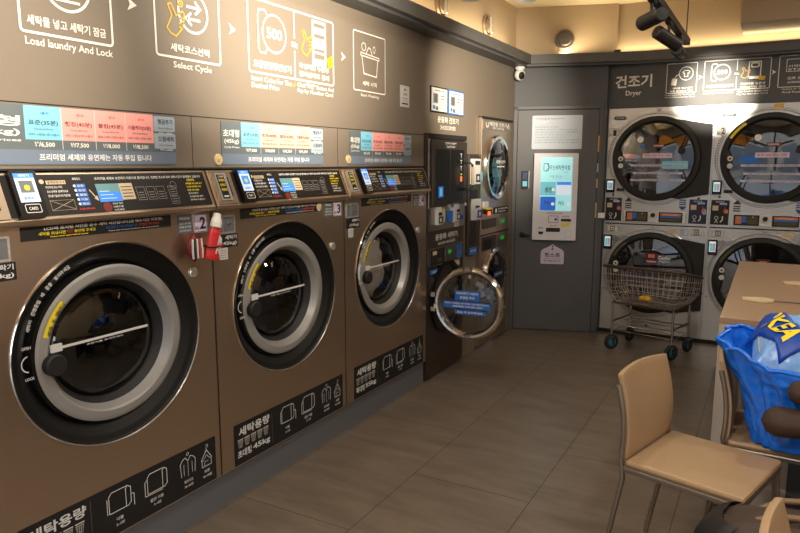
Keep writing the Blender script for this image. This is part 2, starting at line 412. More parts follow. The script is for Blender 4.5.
# ---------------------------------------------------------------- washers
def washer(y0, W, kind, label, big, num, sub, clothes):
    z0=.155
    t=empty('washing_machine',(-2.0,y0+.004,z0),LW); W-=.009
    tag(t,label,'washing machine','front loading washers')
    o=(0,0,-z0)
    CX,CZc=.505,.864
    # body: front skin with round hole + box behind
    m=MB(o); n=64
    
    def edge(a):
        c,s_=math.cos(a),math.sin(a); x0,x1,zz0,zz1=.0,W,.157,1.309
        k=min(((x1-.486)/c if c>1e-6 else ((x0-.486)/c if c<-1e-6 else 9)),((zz1-.870)/s_ if s_>1e-6 else ((zz0-.870)/s_ if s_<-1e-6 else 9)))
        return (.486+k*c,.870+k*s_)
    angs=sorted([2*PI*i/n for i in range(n)]+[math.atan2(zz-.870,xx-.486)%(2*PI) for xx in(0,W) for zz in(.157,1.309)])
    P=[];
    for a in angs:
        e=edge(a); P.append((e[0],0,e[1])); P.append((.486+.382*math.cos(a),0,.870+.356*math.sin(a)))
    k=len(angs); m.add(P,[(2*i,2*((i+1)%k),2*((i+1)%k)+1,2*i+1) for i in range(k)],'bronze_steel')
    m.box(0,.012,0.0005,.6,.157,1.309,'bronze_steel'); m.box(W-.012,W,0.0005,.6,.157,1.309,'bronze_steel'); m.box(.012,W-.012,.59,.6,.157,1.309,'soft_black'); m.box(.012,W-.012,.001,.6,.157,.17,'soft_black')
    m.build('cabinet_body',t)
    # sloped control console
    m=MB(o)
    prof=[(.0,1.309),(-.026,1.310),(-.034,1.315),(-.036,1.328),(-.034,1.334),(.022,1.472),(.5,1.472),(.5,1.309)]
    m.extr_x(prof,0.0,W,'bronze_steel')
    m.build('console',t,bevel=.003)
    th=math.atan2(.056,.138)
    SM=Matrix.Translation((0,-.0368,1.328-z0))@Matrix.Rotation(-th,4,'X')
    def zz(z): return (z-1.328)/math.cos(th)
    m=MB(); m.M=SM
    m.box(.126,W-.018,-.003,.0,zz(1.338),zz(1.464),'panel_black')
    Y=-.0036
    m.text('●',.246,.262,zz(1.435),zz(1.449),'beige',Y); m.quad(.268,.335,zz(1.433),zz(1.445),Y,'beige'); m.text('결제방법안내',.272,.331,zz(1.435),zz(1.443),'panel_black',Y-.0004)
    for k,(a,b,s_) in enumerate(((.262,.318,'카드투입 또는 터치'),(.262,.335,'코스선택후 결제하세요'),(.262,.338,'영수증이 필요하시면 직원호출'))):
        m.text(s_,a,b,zz(1.42-k*.0135),zz(1.428-k*.0135),'paper',Y)
    for k in range(4): m.line([(.262,zz(1.383)),(.345,zz(1.383)),(.345,zz(1.352)),(.262,zz(1.352))],.001,'beige',Y,True)
    m.line([(.262,zz(1.383)),(.345,zz(1.352))],.001,'beige',Y); m.line([(.345,zz(1.383)),(.262,zz(1.352))],.001,'beige',Y)
    m.text('세탁코스',.362,.392,zz(1.444),zz(1.453),'paper',Y)
    for k in range(5):
        za=1.432-k*.0145; m.quad(.362+.003*k*0,.402,zz(za-.012),zz(za),Y,'blue'); m.disc(.362,zz(za-.006),.0045,Y-.0004,'white',12); m.text(('표준','청정','불림','이불','헹굼')[k],.372,.396,zz(za-.010),zz(za-.003),'paper',Y-.0004)
    m.text('코스를 선택하세요',.355,.412,zz(1.348),zz(1.355),'ink_red',Y)
    m.line([(.412,zz(1.412)),(.43,zz(1.385))],.004,'beige',Y); m.add([(.422,Y,zz(1.383)),(.437,Y,zz(1.374)),(.435,Y,zz(1.393))],[(0,1,2)],'beige')
    m.text('프리미엄 세제와 유연제가 자동으로 들어갑니다. 건조한 코스에 따라 세탁시간이 달라질수 있습니다',.445,.925,zz(1.443),zz(1.453),'paper',Y)
    m.quad(.440,.532,zz(1.402),zz(1.430),Y,'lcd_top'); m.quad(.440,.532,zz(1.370),zz(1.402),Y,'lcd_bottom'); m.quad(.532,.588,zz(1.374),zz(1.430),Y,'beige')
    for k in range(4): m.quad(.538,.582,zz(1.383+k*.011),zz(1.386+k*.011),Y-.0004,'ink')
    for k in range(3): m.quad(.448,.512-.012*k,zz(1.380+k*.012),zz(1.382+k*.012),Y-.0004,'screen_pale')
    m.disc(.462,zz(1.353),.017,Y,'dark_red',24); m.quad(.456,.474,zz(1.331),zz(1.335),-.0034,'beige')
    for k in range(3): m.text(('STOP 정지','비상정지 버튼','누르세요')[k],.485,.525,zz(1.359-k*.0105),zz(1.366-k*.0105),'paper',Y)
    bx=[(.600,1.37),(.645,1.37),(.690,1.37),(.745,1.385),(.745,1.35)]
    for k,(bxx,bz) in enumerate(bx):
        m.line([(bxx,zz(bz)),(bxx+.036,zz(bz)),(bxx+.036,zz(bz+.045 if k<3 else bz+.03)),(bxx,zz(bz+.045 if k<3 else bz+.03))],.0014,'ring_grey',Y,True)
        for j in range(3): m.quad(bxx+.006,bxx+.03,zz(bz+.007+.009*j),zz(bz+.009+.009*j),Y,'ring_grey')
        m.line([(bxx+.036,zz(bz+.02)),(bxx+.045,zz(bz+.02))],.001,'ring_grey',Y)
    m.circ(.775,zz(1.418),.014,.0015,'ring_grey',Y)
    m.text('사용방법',.848,.887,zz(1.430),zz(1.440),'yellow',Y)
    for k,(w_,c_) in enumerate(((.085,'yellow'),(.075,'yellow'),(.06,'yellow'),(.05,'paper'),(.07,'paper'),(.075,'paper'))):
        m.text(('세탁물을 넣고 문을 닫아','코스를 선택한후 요금','만큼 넣으세요','문의사항은','고객센터로 연락','하여 주시기 바랍니다')[k],.838,.838+w_,zz(1.418-k*.0125),zz(1.425-k*.0125),c_,Y)
    m.build('console_panel',t)
    # coin box at the left end of the console
    m=MB(); m.M=SM
    m.box(.012,.122,-.008,0,zz(1.334),zz(1.464),'bronze_steel')
    m.box(.022,.085,-.016,-.008,zz(1.345),zz(1.455),'ring_grey'); m.box(.030,.070,-.0175,-.016,zz(1.352),zz(1.448),'panel_black')
    for k in range(3): m.text('동전투입구'[:4+k%2],.034,.066,zz(1.382+.019*k),zz(1.393+.019*k),'yellow',-.018)
    m.text('COIN',.036,.064,zz(1.436),zz(1.444),'paper',-.018); m.quad(.036,.064,zz(1.358),zz(1.364),-.018,'paper')
    m.box(.088,.098,-.012,-.008,zz(1.36),zz(1.44),'black')
    m.build('coin_box',t)
    # card payment screen
    m=MB(); m.M=SM
    m.rrect(.146,.232,zz(1.332),zz(1.470),-.022,0,.006,'black_gloss')
    m.quad(.158,.221,zz(1.376),zz(1.462),-.0224,'screen_pale'); m.quad(.158,.221,zz(1.448),zz(1.462),-.0227,'screen_blue')
    m.quad(.168,.211,zz(1.404),zz(1.440),-.0227,'sign_slate' if num=='2' else 'screen_blue'); m.disc(.19,zz(1.419),.009,-.0230,'led_green' if 0 else 'yellow',20); m.text('세탁기',.172,.207,zz(1.451),zz(1.459),'white',-.0230)
    m.text('결제대기',.170,.209,zz(1.384),zz(1.392),'blue',-.0230)
    m.rbox_line(.166,.214,zz(1.345),zz(1.369),.004,.0022,'paper',-.0226); m.text('CARD',.176,.204,zz(1.352),zz(1.362),'paper',-.0226)
    m.build('payment_screen',t)
    # stickers on the front skin
    y=-.0022
    m=MB(o); m.box(.168,.757,-.0015,0,1.262,1.306,'label_black')
    m.text('LCD에 표시된 시간은 순수 세탁 시간입니다.(급 배수시간 미포함)',.245,.715,1.289,1.302,'paper',y)
    m.text('세탁물 꺼내시면 "꼭" 확인해 주세요',.225,.43,1.275,1.286,'yellow',y); m.quad(.325,.345,1.275,1.286,y-.0003,'dark_red')
    m.text('Please check again before leaving',.265,.40,1.266,1.272,'yellow',y,.02)
    m.text('세탁 종료 후 다음 고객님을 위해',.47,.60,1.276,1.286,'blue',y); m.text('세탁물을 꺼내 주세요',.605,.70,1.276,1.286,'ink_red',y)
    m.text('Please take out your laundry for the next customer',.48,.70,1.266,1.272,'paper',y,.02)
    if num=='3': m.disc(.742,1.285,.022,-.003,'beige',24); m.circ(.742,1.285,.022,.002,'ring_grey',-.0034,n=24)
    m.build('notice_strip',t)
    m=MB(o); m.box(.790,.862,-.0015,0,1.228,1.302,'grey_sticker'); m.text('Notice',.800,.850,1.283,1.294,'paper',y)
    for k in range(3): m.text(('세탁조 내부 확인','세탁물 과다 투입','고장의 원인이 됩니다')[k],.796,.856,1.264-k*.014,1.272-k*.014,'paper',y)
    m.build('notice_sticker',t)
    m=MB(o); m.rrect(.872,.944,1.226,1.300,-.002,0,.006,'lilac'); m.rbox_line(.875,.941,1.229,1.297,.005,.002,'ink',-.0026); m.text('NO.',.878,.898,1.238,1.252,'ink',-.003); m.text(num,.902,.934,1.240,1.288,'black',-.003,.02)
    m.build('number_sticker',t)
    m=MB(o); m.box(.012,.132,-.004,0,1.208,1.284,'steel'); m.box(.020,.124,-.0045,-.004,1.216,1.278,'kick_grey'); m.box(.055,.058,-.0065,-.0045,1.212,1.28,'steel'); m.puck(.09,1.25,.006,-.012,-.004,'chrome',16); m.build('detergent_door',t)
    m=MB(o); m.box(.016,.146,-.002,0,1.150,1.205,'label_black'); m.text('세탁기',.07,.138,1.182,1.200,'paper',-.0026); m.text('('+big+')',.045,.138,1.156,1.174,'paper',-.0026); m.build('size_sticker',t)
    if num in '34':
        m=MB(o); m.box(.035,.083,-.0015,0,1.10,1.148,'paper'); 
        for k in range(4): m.quad(.04,.078,1.107+k*.01,1.110+k*.01,y,'ring_grey')
        m.build('paper_note',t)
    m=MB(o); m.puck(.855,1.07,.021,-.010,0,'steel',24); m.text('LOCK',.845,.865,1.066,1.074,'ring_grey',-.0104); m.build('round_badge',t)
    # capacity label
    m=MB(o); m.box(.077,.934,-.002,0,.163,.353,'label_black'); y=-.0027
    m.text('세탁용량',.105,.315,.292,.334,'paper',y,.02)
    for k in range(5):
        bx_=.098+.043*k; m.add([(bx_,y,.272),(bx_+.006,y,.240),(bx_+.028,y,.240),(bx_+.034,y,.272)],[(0,1,2,3)],'ring_grey'); m.quad(bx_-.001,bx_+.035,.275,.279,y,'paper')
        for q in range(3): m.quad(bx_+.008+.008*q,bx_+.011+.008*q,.245,.268,y-.0003,'label_black')
    m.text(sub,.095,.185,.192,.228,'paper',y,.02); m.text(big,.195,.315,.192,.226,'paper',y,.02)
    m.line([(.332,.18),(.332,.335)],.002,'kick_grey',y)
    # blanket
    def blanket(x,w,thin):
        m.line([(x,.25),(x,.315),(x+.012,.328),(x+w-.02,.328),(x+w-.006,.318),(x+w-.006,.26),(x+w-.018,.25),(x,.25)],.003,'paper',y)
        m.line([(x+w-.02,.328),(x+w-.028,.318),(x+w-.028,.25)],.003,'paper',y)
        if not thin: m.line([(x-.012,.245),(x-.012,.30),(x,.31)],.003,'paper',y); m.line([(x-.012,.245),(x+w-.03,.243)],.003,'paper',y)
        else: m.line([(x+w-.006,.29),(x+w+.008,.286),(x+w+.008,.24)],.003,'paper',y); m.line([(x-.008,.25),(x-.008,.31)],.003,'paper',y)
    blanket(.405,.10,True); m.text('이불',.432,.462,.212,.226,'paper',y); m.text('2~3장',.43,.466,.192,.204,'paper',y)
    blanket(.575,.10,False); m.text('얇은 이불',.585,.648,.212,.226,'paper',y); m.text('3~4장',.60,.636,.192,.204,'paper',y)
    X=.74
    m.line([(X+.002,.245),(X-.002,.30),(X+.008,.314),(X+.024,.322),(X+.038,.304),(X+.052,.322),(X+.068,.314),(X+.078,.30),(X+.074,.245)],.0026,'paper',y)
    m.line([(X+.016,.295),(X+.016,.248)],.002,'paper',y); m.line([(X+.060,.295),(X+.060,.248)],.002,'paper',y); m.line([(X+.038,.30),(X+.038,.24)],.002,'paper',y); m.circ(X+.038,.334,.006,.002,'paper',y,n=12)
    m.text('와이셔츠',X+.015,X+.062,.212,.226,'paper',y); m.text('30~40장',X+.015,X+.062,.192,.204,'paper',y)
    X=.85
    m.line([(X,.27),(X+.03,.312),(X+.06,.27)],.003,'paper',y); m.line([(X+.03,.312),(X+.03,.322)],.003,'paper',y); m.circ(X+.034,.328,.006,.002,'paper',y,a0=-90,a1=180,n=10)
    m.line([(X+.004,.272),(X+.004,.242),(X+.056,.242),(X+.056,.272)],.003,'paper',y); m.line([(X-.002,.272),(X+.012,.27),(X+.03,.29),(X+.048,.27),(X+.06,.272)],.002,'paper',y); m.line([(X+.018,.242),(X+.018,.262),(X+.04,.262)],.002,'paper',y)
    m.text('의류',X+.015,X+.045,.212,.226,'paper',y); m.text('40~50벌',X+.006,X+.056,.192,.204,'paper',y)
    m.build('capacity_label',t)
    # black door surround with bright lip
    m=MB(o); sx,sz=1.058,.985
    pr=[(.366,.002),(.367,-.004),(.3645,-.006),(.361,-.003),(.354,.006),(.335,.014),(.312,.032),(.270,.085)]
    m.lathe(.486,.870,pr,'black_gloss',96,sx,sz,mts=['bronze_steel','chrome','mid_chrome','dish_black','dish_black','dish_black','dish_black'])
    # printed arc of small letters
    def arc(txt,cx,cz,r,a0,a1,h,mt,yy,MBo):
        k=len(txt)
        for i,ch in enumerate(txt):
            if ch==' ': continue
            a=a0+(a1-a0)*i/(k-1); xx=cx+r*math.cos(R(a)); zc=cz+r*.94*math.sin(R(a)); MBo.text(ch,xx-h*.42,xx+h*.42,zc-h/2,zc+h/2,mt,yy,rot=a-90)
    arc('세탁이 진행중일 때 문을 열지마세요',.490,.890,.335,163,120,.014,'paper',.006,m)
    m.circ(.165,.875,.026,.004,'paper',.004,100,260,12); m.text('OPEN',.143,.173,.922,.932,'paper',.004); m.text('LOCK',.148,.178,.822,.832,'paper',.004)
    m.build('door_surround',t)
    # door ring, glass
    d=MB(o)
    d.lathe(CX,CZc,[(.298,.085),(.298,.045),(.292,.034),(.282,.030),(.256,.027),(.248,.031),(.232,.062),(.206,.100)],'ring_grey',96,1.04,.965,mts=['soft_black','chrome','ring_grey','ring_grey','ring_grey','ring_grey','soft_black'])
    dd=d.build('door_ring',t)
    g=MB(o); gp=[(.209,.097)]+[(.209*math.cos(R(a)),.097-.045*math.sin(R(a))) for a in range(10,90,10)]+[(.001,.052)]
    g.lathe(CX,CZc,gp,'washer_glass_clear' if clothes=='pale' else 'washer_glass',64,1.04,.965); g.build('porthole_glass',dd)
    # white pull sticker across the glass
    g=MB(o); g.box(.250,.29,.020,.028,.886,.912,'paper'); g.box(.29,.64,.022,.026,.893,.901,'paper'); g.text('손잡이를 당겨주세요',.38,.53,.882,.888,'paper',.022); g.build('white_strip',dd)
    g=MB(o); g.puck(.256,.846,.037,.0,.029,'soft_black',32); g.build('door_knob',dd)
    g=MB(o); arc('세탁중 문 열림주의',CX,CZc,.268,161,137,.014,'ink',.0265,g)
    for i in range(14):
        a=R(163-28*i/14); b_=R(163-28*(i+1)/14)
        g.add([(CX+r*1.04*math.cos(q),.0272,CZc+r*.965*math.sin(q)) for r,q in((.258,a),(.276,a),(.276,b_),(.258,b_))],[(0,1,2,3)],'yellow')
    g.build('warning_sticker',dd)['label']='yellow warning sticker with black letters'
    # drum
    m=MB(o); m.lathe(CX,CZc,[(.262,.105),(.208,.112),(.225,.12),(.30,.15),(.30,.55),(.0,.56)],'drum',48,mts=['soft_black','soft_black','drum_dark','drum','drum']); 
    for k in range(3):
        a=R(90+120*k); m.tube([(CX+.28*math.cos(a),.17,CZc+.28*math.sin(a)),(CX+.28*math.cos(a),.54,CZc+.28*math.sin(a))],.035,'drum')
    m.build('drum',t)
    return t
def laundry(name,label,cat,c,r,mt,seed):
    m=MB()
    def fn(u,v):
        a=2*PI*u; b=PI*v-PI/2; d=Vector((math.cos(a)*math.cos(b),math.sin(a)*math.cos(b),math.sin(b)))
        k=1+.28*noise.noise(d*2.3+Vector((seed,0,0)))+.14*noise.noise(d*6+Vector((0,seed,0)))
        return tuple(Vector((d.x*r[0],d.y*r[1],d.z*r[2]))*k)
    m.grid(fn,40,22,mt,True); o=m.build(name); place(o,c); tag(o,label,cat); return o
washer(1.04,.972,'a','bronze steel washer with sticker number 2, nearest and largest of the three','30kg','2','대형','')
washer(2.012,.976,'b','bronze steel washer with sticker number 3, standing between the other two','45kg','3','초대형','')
washer(2.988,.987,'c','bronze steel washer farthest from camera, pale laundry behind its round glass','55kg','4','특대형','pale')
washer(.068,.972,'d','bronze steel washer beyond the left edge of the picture','20kg','1','중형','')
laundry('laundry_pile','navy clothes inside the middle washer drum','laundry',(-2.3,2.52,.76),(.14,.2,.16),'laundry_blue',9)
laundry('laundry_pile','pale bedding filling the farthest washer drum','laundry',(-2.21,3.49,.86),(.085,.21,.21),'laundry_pale',5)

# ---------------------------------------------------------------- wall graphics, left wall
V='vinyl_white'
def wall_thing(name,y,z,build,label,cat,group=None):
    m=MB(); build(m); o=m.build(name); place(o,(XW+.0,y,z),LW); tag(o,label,cat,group); return o
G1='pictogram steps on the left wall'
def sign1(m):
    m.rbox_line(0,.327,0,.31,.012,.008,V); m.circ(.165,.168,.083,.009,V); m.line([(.165,.21),(.165,.14)],.012,V); m.line([(.135,.165),(.165,.135),(.195,.165)],.012,V)
    m.line([(.12,.115),(.21,.115)],.008,V)
    m.text('세탁물 넣고 세탁기 잠금',.022,.302,.022,.052,V); m.text('Load laundry And Lock',.012,.325,-.045,-.014,V,bold=.005)
def hand(m,x,z,s,mt):
    m.line([(x,z),(x+.03*s,z+.055*s),(x+.01*s,z+.10*s),(x+.028*s,z+.108*s),(x+.055*s,z+.06*s),(x+.095*s,z+.085*s),(x+.105*s,z+.07*s),(x+.09*s,z+.01*s),(x+.05*s,z-.03*s),(x+.02*s,z-.02*s)],.006*s**.5,mt,closed=True)
    for k in range(3): m.line([(x+.07*s,z+.05*s-.02*s*k),(x+.095*s,z+.055*s-.02*s*k)],.005*s**.5,mt)
def sign2(m):
    m.rbox_line(0,.33,0,.31,.012,.008,V); m.circ(.19,.18,.075,.009,V)
    for sgn,zc in((1,.20),(-1,.155)):
        m.line([(.19-.035*sgn,zc),(.19+.035*sgn,zc)],.010,V); m.line([(.19+.01*sgn,zc+.024),(.19+.038*sgn,zc),(.19+.01*sgn,zc-.024)],.010,V)
    hand(m,.055,.105,.85,'gold'); m.circ(.125,.205,.012,.006,'gold'); m.disc(.125,.205,.006,-.002,'gold',16)
    m.text('세탁코스선택',.068,.268,.022,.052,V); m.text('Select Cycle',.078,.278,-.045,-.014,V,bold=.005)
def coin(m,cx,cz,r):
    m.circ(cx,cz,r,.008,V); m.line([(cx-r*.55,cz+r*.85),(cx-r*.75,cz+r*1.15),(cx-r*1.25,cz+r*1.1),(cx-r*1.35,cz+r*.8),(cx-r*1.35,cz-r*.9),(cx-r*1.2,cz-r*1.12),(cx-r*.8,cz-r*1.12),(cx-r*.6,cz-r*.8)],.007,V)
    m.text('500',cx-r*.66,cx+r*.66,cz-r*.3,cz+r*.3,V,bold=.015)
def sign3(m):
    m.rbox_line(0,.643,0,.312,.012,.008,V); m.line([(.322,.312),(.322,.185)],.007,V); m.line([(.322,.13),(.322,0)],.007,V); m.text('또는',.298,.346,.144,.172,V)
    coin(m,.176,.182,.082)
    m.box(.464,.578,-.003,0,.082,.298,V,0)
    for a,b in((.215,.235),(.15,.165),(.115,.14),(.265,.285)): m.quad(.476,.566,a,b,-.0034,'taupe_panel')
    hand(m,.375,.145,.85,'gold'); m.add([(.595,-.0036,.075),(.640,-.0036,.10),(.632,-.0036,.150),(.586,-.0036,.125)],[(0,1,2,3)],'gold')
    m.text('요금만큼동전넣기',.028,.292,.022,.056,V); m.text('확인버튼 누른후',.355,.602,.056,.082,V); m.text('멤버십카드 결제',.355,.602,.018,.044,V)
    m.text('Insert Coins For The',.012,.292,-.036,-.014,V,bold=.005); m.text('Desired Price',.012,.20,-.066,-.044,V,bold=.005); m.text('or',.302,.325,-.038,-.022,'gold')
    m.text('Click"확인" Button And',.338,.643,-.034,-.010,V,bold=.005); m.text('Pay by Member Card',.338,.635,-.064,-.040,V,bold=.005)
def sign4(m):
    m.rbox_line(0,.338,0,.312,.008,.006,V)
    m.line([(.075,.205),(.27,.195),(.27,.182),(.075,.190)],.005,V,closed=True); m.line([(.085,.188),(.105,.095),(.24,.088),(.255,.182)],.006,V)
    m.circ(.105,.238,.022,.005,V,n=7); m.circ(.215,.235,.018,.005,V,n=7,sx=.7); m.line([(.13,.205),(.155,.24),(.175,.235),(.195,.20)],.005,V)
    m.text('세탁 시작',.09,.245,.03,.055,V); m.text('Start Washing',.07,.265,-.034,-.014,V,bold=.005)
wall_thing('wall_sign',1.286,1.90,sign1,'white line pictogram reading Load laundry And Lock on the taupe wall','sign',G1)
wall_thing('wall_sign',1.802,1.90,sign2,'white pictogram with two arrows and yellow hand reading Select Cycle','sign',G1)
wall_thing('wall_sign',2.306,1.898,sign3,'wide white pictogram with 500 coin and card machine on the left wall','sign',G1)
wall_thing('wall_sign',3.141,1.899,sign4,'white laundry tub pictogram reading Start Washing','sign',G1)
def arrow(m): m.add([(0,-.002,.024),(.042,-.002,0),(0,-.002,-.024),(.012,-.002,0)],[(0,1,2,3)],V)
for y,l in((1.682,'white arrowhead after the Load laundry pictogram'),(2.188,'white arrowhead after the Select Cycle pictogram'),(3.022,'white arrowhead before the Start Washing pictogram')):
    wall_thing('wall_arrow',y,2.056,arrow,l,'sign','arrowheads on the left wall')
def prices(w,big,nm,pr,firstx):
    def f(m):
        # columns measured from the left of the sign
        x0=0; xs=[firstx+ (w-firstx-.105)*k/4 for k in range(5)]; H=.183
        m.prism([(0,0),(w-.012,0),(w,.010),(w,H-.014),(w-.012,H),(0,H)],-.003,0,'sign_slate')
        y=-.0036
        m.quad(0,w-.002,.004,.048,y,'sign_blue')
        m.text('프리미엄 세제와 유연제는 자동 투입 됩니다',firstx+.04,w-.12,.014,.036,'white',y-.0004,.015)
        for k in range(4):
            a,b=xs[k],xs[k+1]; m.quad(a,b,.079,H,y,('sky_blue','pink','pink','pink')[k] if big=='30kg' or big=='55kg' else ('sky_blue','peach','peach','peach')[k])
            if k: m.quad(a-.0008,a+.0008,.05,H,y-.0003,'white')
            m.text(('표준(35분)','청정(40분)','불림(45분)','이불케어(50분)')[k],a+.012,b-.012,.122,.140,'ink' if k==0 else 'dark_red',y-.0004)
            m.text(('Standard(35min)','Clean(40min)','Soak(45min)','Duvet(50min)')[k],a+.03,b-.03,.108,.115,'ink',y-.0004,.0)
            m.text(('세탁→헹굼1회→탈수','세탁→헹굼2회→탈수','불림→세탁→헹굼→탈수','세탁→헹굼→헹굼→탈수')[k],a+.01,b-.01,.091,.099,'ink' if k==0 else 'dark_red',y-.0004,.0)
            m.text(('냉수','온수','온수','온수')[k],a+.055,b-.04,.157,.166,'ink_blue' if k==0 else 'ink_red',y-.0004)
            m.text(pr[k],a+.028,b-.028,.055,.072,'white',y-.0004,.015)
        a=xs[4]; 
        for q,(za,s1,s2,s3) in enumerate(((.125,'헹굼추가','Extra Rinse','₩1,000'),(.062,'드럼세척','Drum Washing','₩1,000'))):
            m.rrect(a+.002,w-.002,za-.002,za+.055,y-.0002,y+.0006,.008 if q==0 else .003,'sign_pale'); m.text(s1,a+.02,w-.012,za+.025,za+.044,'ink',y-.0006); m.text(s2,a+.024,w-.014,za+.008,za+.014,'ink',y-.0006,0)
            m.text(s3,a+.025,w-.018,za-.0125 if q==0 else .052,za-.0035 if q==0 else .059,'white',y-.0006)
        m.text(nm,.010,firstx-.012,.118,.150,'white',y,.015); m.text('('+big+')',.016,firstx-.016,.088,.110,'white',y,.015); m.text('Cycle Prices',.014,firstx-.014,.070,.080,'white',y)
    return f
GP='price boards above the washers'
wall_thing('price_board',1.060,1.495,prices(.811,'30kg','대형',('₩6,500','₩7,500','₩8,000','₩8,500'),.212),'price board above the nearest washer, its left end cut by the picture edge','sign',GP)
wall_thing('price_board',2.118,1.493,prices(.726,'45kg','초대형',('₩7,000','₩8,000','₩8,500','₩9,000'),.12),'price board with pale peach columns above the middle washer','sign',GP)
wall_thing('price_board',3.090,1.493,prices(.715,'55kg','특대형',('₩8,000','₩9,000','₩9,500','₩10,000'),.115),'small looking price board above the farthest washer','sign',GP)
def dsk(m): m.puck(0,0,.024,-.008,0,'beige',28); m.puck(0,.0,.008,-.012,-.008,'gold',16)
wall_thing('round_plug',2.095,1.516,dsk,'round beige plug at the lower left of the middle price board','plug','round beige plugs')
wall_thing('round_plug',3.078,1.522,dsk,'round beige plug at the lower left of the farthest price board','plug','round beige plugs')
def notice(m):
    m.box(0,.118,-.002,0,0,.128,'paper'); m.rbox_line(.006,.112,.006,.122,.003,.002,'ring_grey',-.0025); m.text('세탁',.04,.08,.095,.112,'ink',-.0026)
    m.text('안내',.035,.085,.068,.085,'ink',-.0026); m.quad(.018,.10,.05,.053,-.0026,'ink'); m.quad(.018,.10,.036,.038,-.0026,'ink'); m.quad(.018,.10,.015,.024,-.0026,'ink')
wall_thing('paper_notice',3.662,1.846,notice,'small white framed notice right of the laundry tub pictogram','notice')
def poster(c,hd):
    def f(m):
        m.box(0,.262,-.008,0,0,.17,c); m.box(.009,.253,-.0085,-.008,.009,.161,'paper'); m.text(hd,.06,.20,.138,.150,'ink' if c=='black' else 'ink_blue',-.0092)
        m.quad(.03,.11,.06,.125,-.0092,'ring_grey'); m.quad(.045,.095,.065,.12,-.0094,'kick_grey'); m.quad(.03,.06,.02,.045,-.0092,'blue'); 
        for k in range(5): m.quad(.14,.235,.03+k*.02,.034+k*.02,-.0092,'pink' if k<3 else 'ink')
        m.quad(.07,.11,.015,.04,-.0092,'sign_slate')
    return f
wall_thing('wall_poster',4.072,1.842,poster('black','운동화 건조'),'black framed instruction poster above the shoe dryer','poster','instruction posters')
wall_thing('wall_poster',4.350,1.842,poster('blue','운동화 세탁'),'blue framed instruction poster above the shoe dryer','poster','instruction posters')
def ttl(m): m.text('운동화 건조기',0,.345,.045,.088,V,bold=.02); m.text('SHOES DRYER',.045,.30,0,.028,V,bold=.01)
wall_thing('wall_lettering',4.188,1.732,ttl,'white lettering under the two framed posters','sign')

# ---------------------------------------------------------------- shoe dryer over shoe washer
def coin_unit(m,x,z,s=1,mt='steel'):
    m.box(x,x+.055*s,-.03,-.0,z,z+.12*s,'paper'); m.box(x+.012*s,x+.05*s,-.034,-.03,z+.01*s,z+.055*s,'ink'); m.box(x+.02*s,x+.045*s,-.036,-.034,z+.02*s,z+.045*s,'paper')
    m.box(x+.01*s,x+.045*s,-.04,-.03,z+.065*s,z+.085*s,'ink'); m.box(x+.055*s,x+.07*s,-.04,0,z+.005*s,z+.06*s,'chrome')
t=empty('shoe_machine',(-2.0,3.988,0),LW); tag(t,'dark tower with glass fronted shoe dryer above a shoe washer, beside the farthest washer','machine')
W=.615
m=MB(); m.box(0,W,.0,.5,1.03,1.695,'dark_steel'); m.box(.0,W,.004,.5,.018,1.03,'dark_steel'); m.box(0,W,-.012,.0,1.665,1.697,'groove'); m.box(0,.02,-.008,0,1.2,1.665,'chrome'); m.build('cabinet_body',t,bevel=.002)
m=MB(); m.box(.03,.60,-.022,0,1.215,1.655,'dark_steel',.004); m.box(.075,.30,-.0225,-.021,1.225,1.595,'black_gloss'); m.box(.315,.54,-.0225,-.021,1.225,1.595,'black_gloss')
m.text('건조기 사용시',.22,.40,1.630,1.645,'paper',-.0235); m.text('문을 닫으세요',.24,.38,1.607,1.622,'paper',-.0235)
for k in range(3): m.text('T',.475,.505,1.54-k*.045,1.57-k*.045,'paper',-.0235)
m.quad(.478,.508,1.418,1.428,-.0235,'yellow'); m.quad(.478,.508,1.372,1.408,-.0235,'led_orange')
m.quad(.115,.195,1.27,1.345,-.0235,'screen_deep'); m.quad(.135,.175,1.28,1.335,-.0238,'screen_teal')
dd=m.build('dryer_door',t)
m=MB(); m.tube([(.545,-.02,1.505),(.545,-.06,1.51),(.575,-.075,1.49),(.575,-.075,1.33),(.545,-.06,1.31),(.545,-.02,1.315)],.009,'black'); m.box(.567,.585,-.088,-.07,1.345,1.475,'beige'); m.build('door_handle',dd)
m=MB(); m.box(.02,.60,-.006,0,1.045,1.205,'mid_chrome'); coin_unit(m,.10,1.085,1.0); m.box(.175,.215,-.03,0,1.10,1.19,'beige'); coin_unit(m,.40,1.09,1.0)
m.box(.30,.345,-.03,0,1.09,1.17,'blue'); m.box(.345,.375,-.032,0,1.085,1.19,'paper'); m.box(.45,.49,-.045,-.034,1.10,1.13,'ink_blue')
m.box(.42,.50,-.008,-.006,1.045,1.085,'beige'); m.box(.36,.49,-.012,0,1.195,1.225,'blue'); m.text('이용안내',.38,.47,1.202,1.217,'white',-.0125); m.box(.30,.345,-.012,0,1.195,1.225,'beige')
m.build('coin_panel',t)
m=MB(); m.text('운동화 세탁기',.13,.50,.972,1.015,'paper',.003,.02); m.text('SHOES WASHER',.17,.46,.938,.958,'paper',.003); m.build('name_lettering',t)
m=MB(); m.box(.03,.56,-.008,.004,.80,.925,'mid_chrome'); m.box(.04,.25,-.012,-.008,.81,.915,'soft_black'); m.box(.06,.12,-.014,-.012,.88,.905,'beige'); m.box(.13,.20,-.016,-.012,.825,.85,'mid_chrome')
m.box(.27,.44,-.011,-.008,.81,.915,'mid_chrome'); m.box(.31,.36,-.013,-.011,.865,.89,'led_green')
for k in range(4): m.box(.47,.55,-.013,-.008,.815+k*.025,.832+k*.025,'blue')
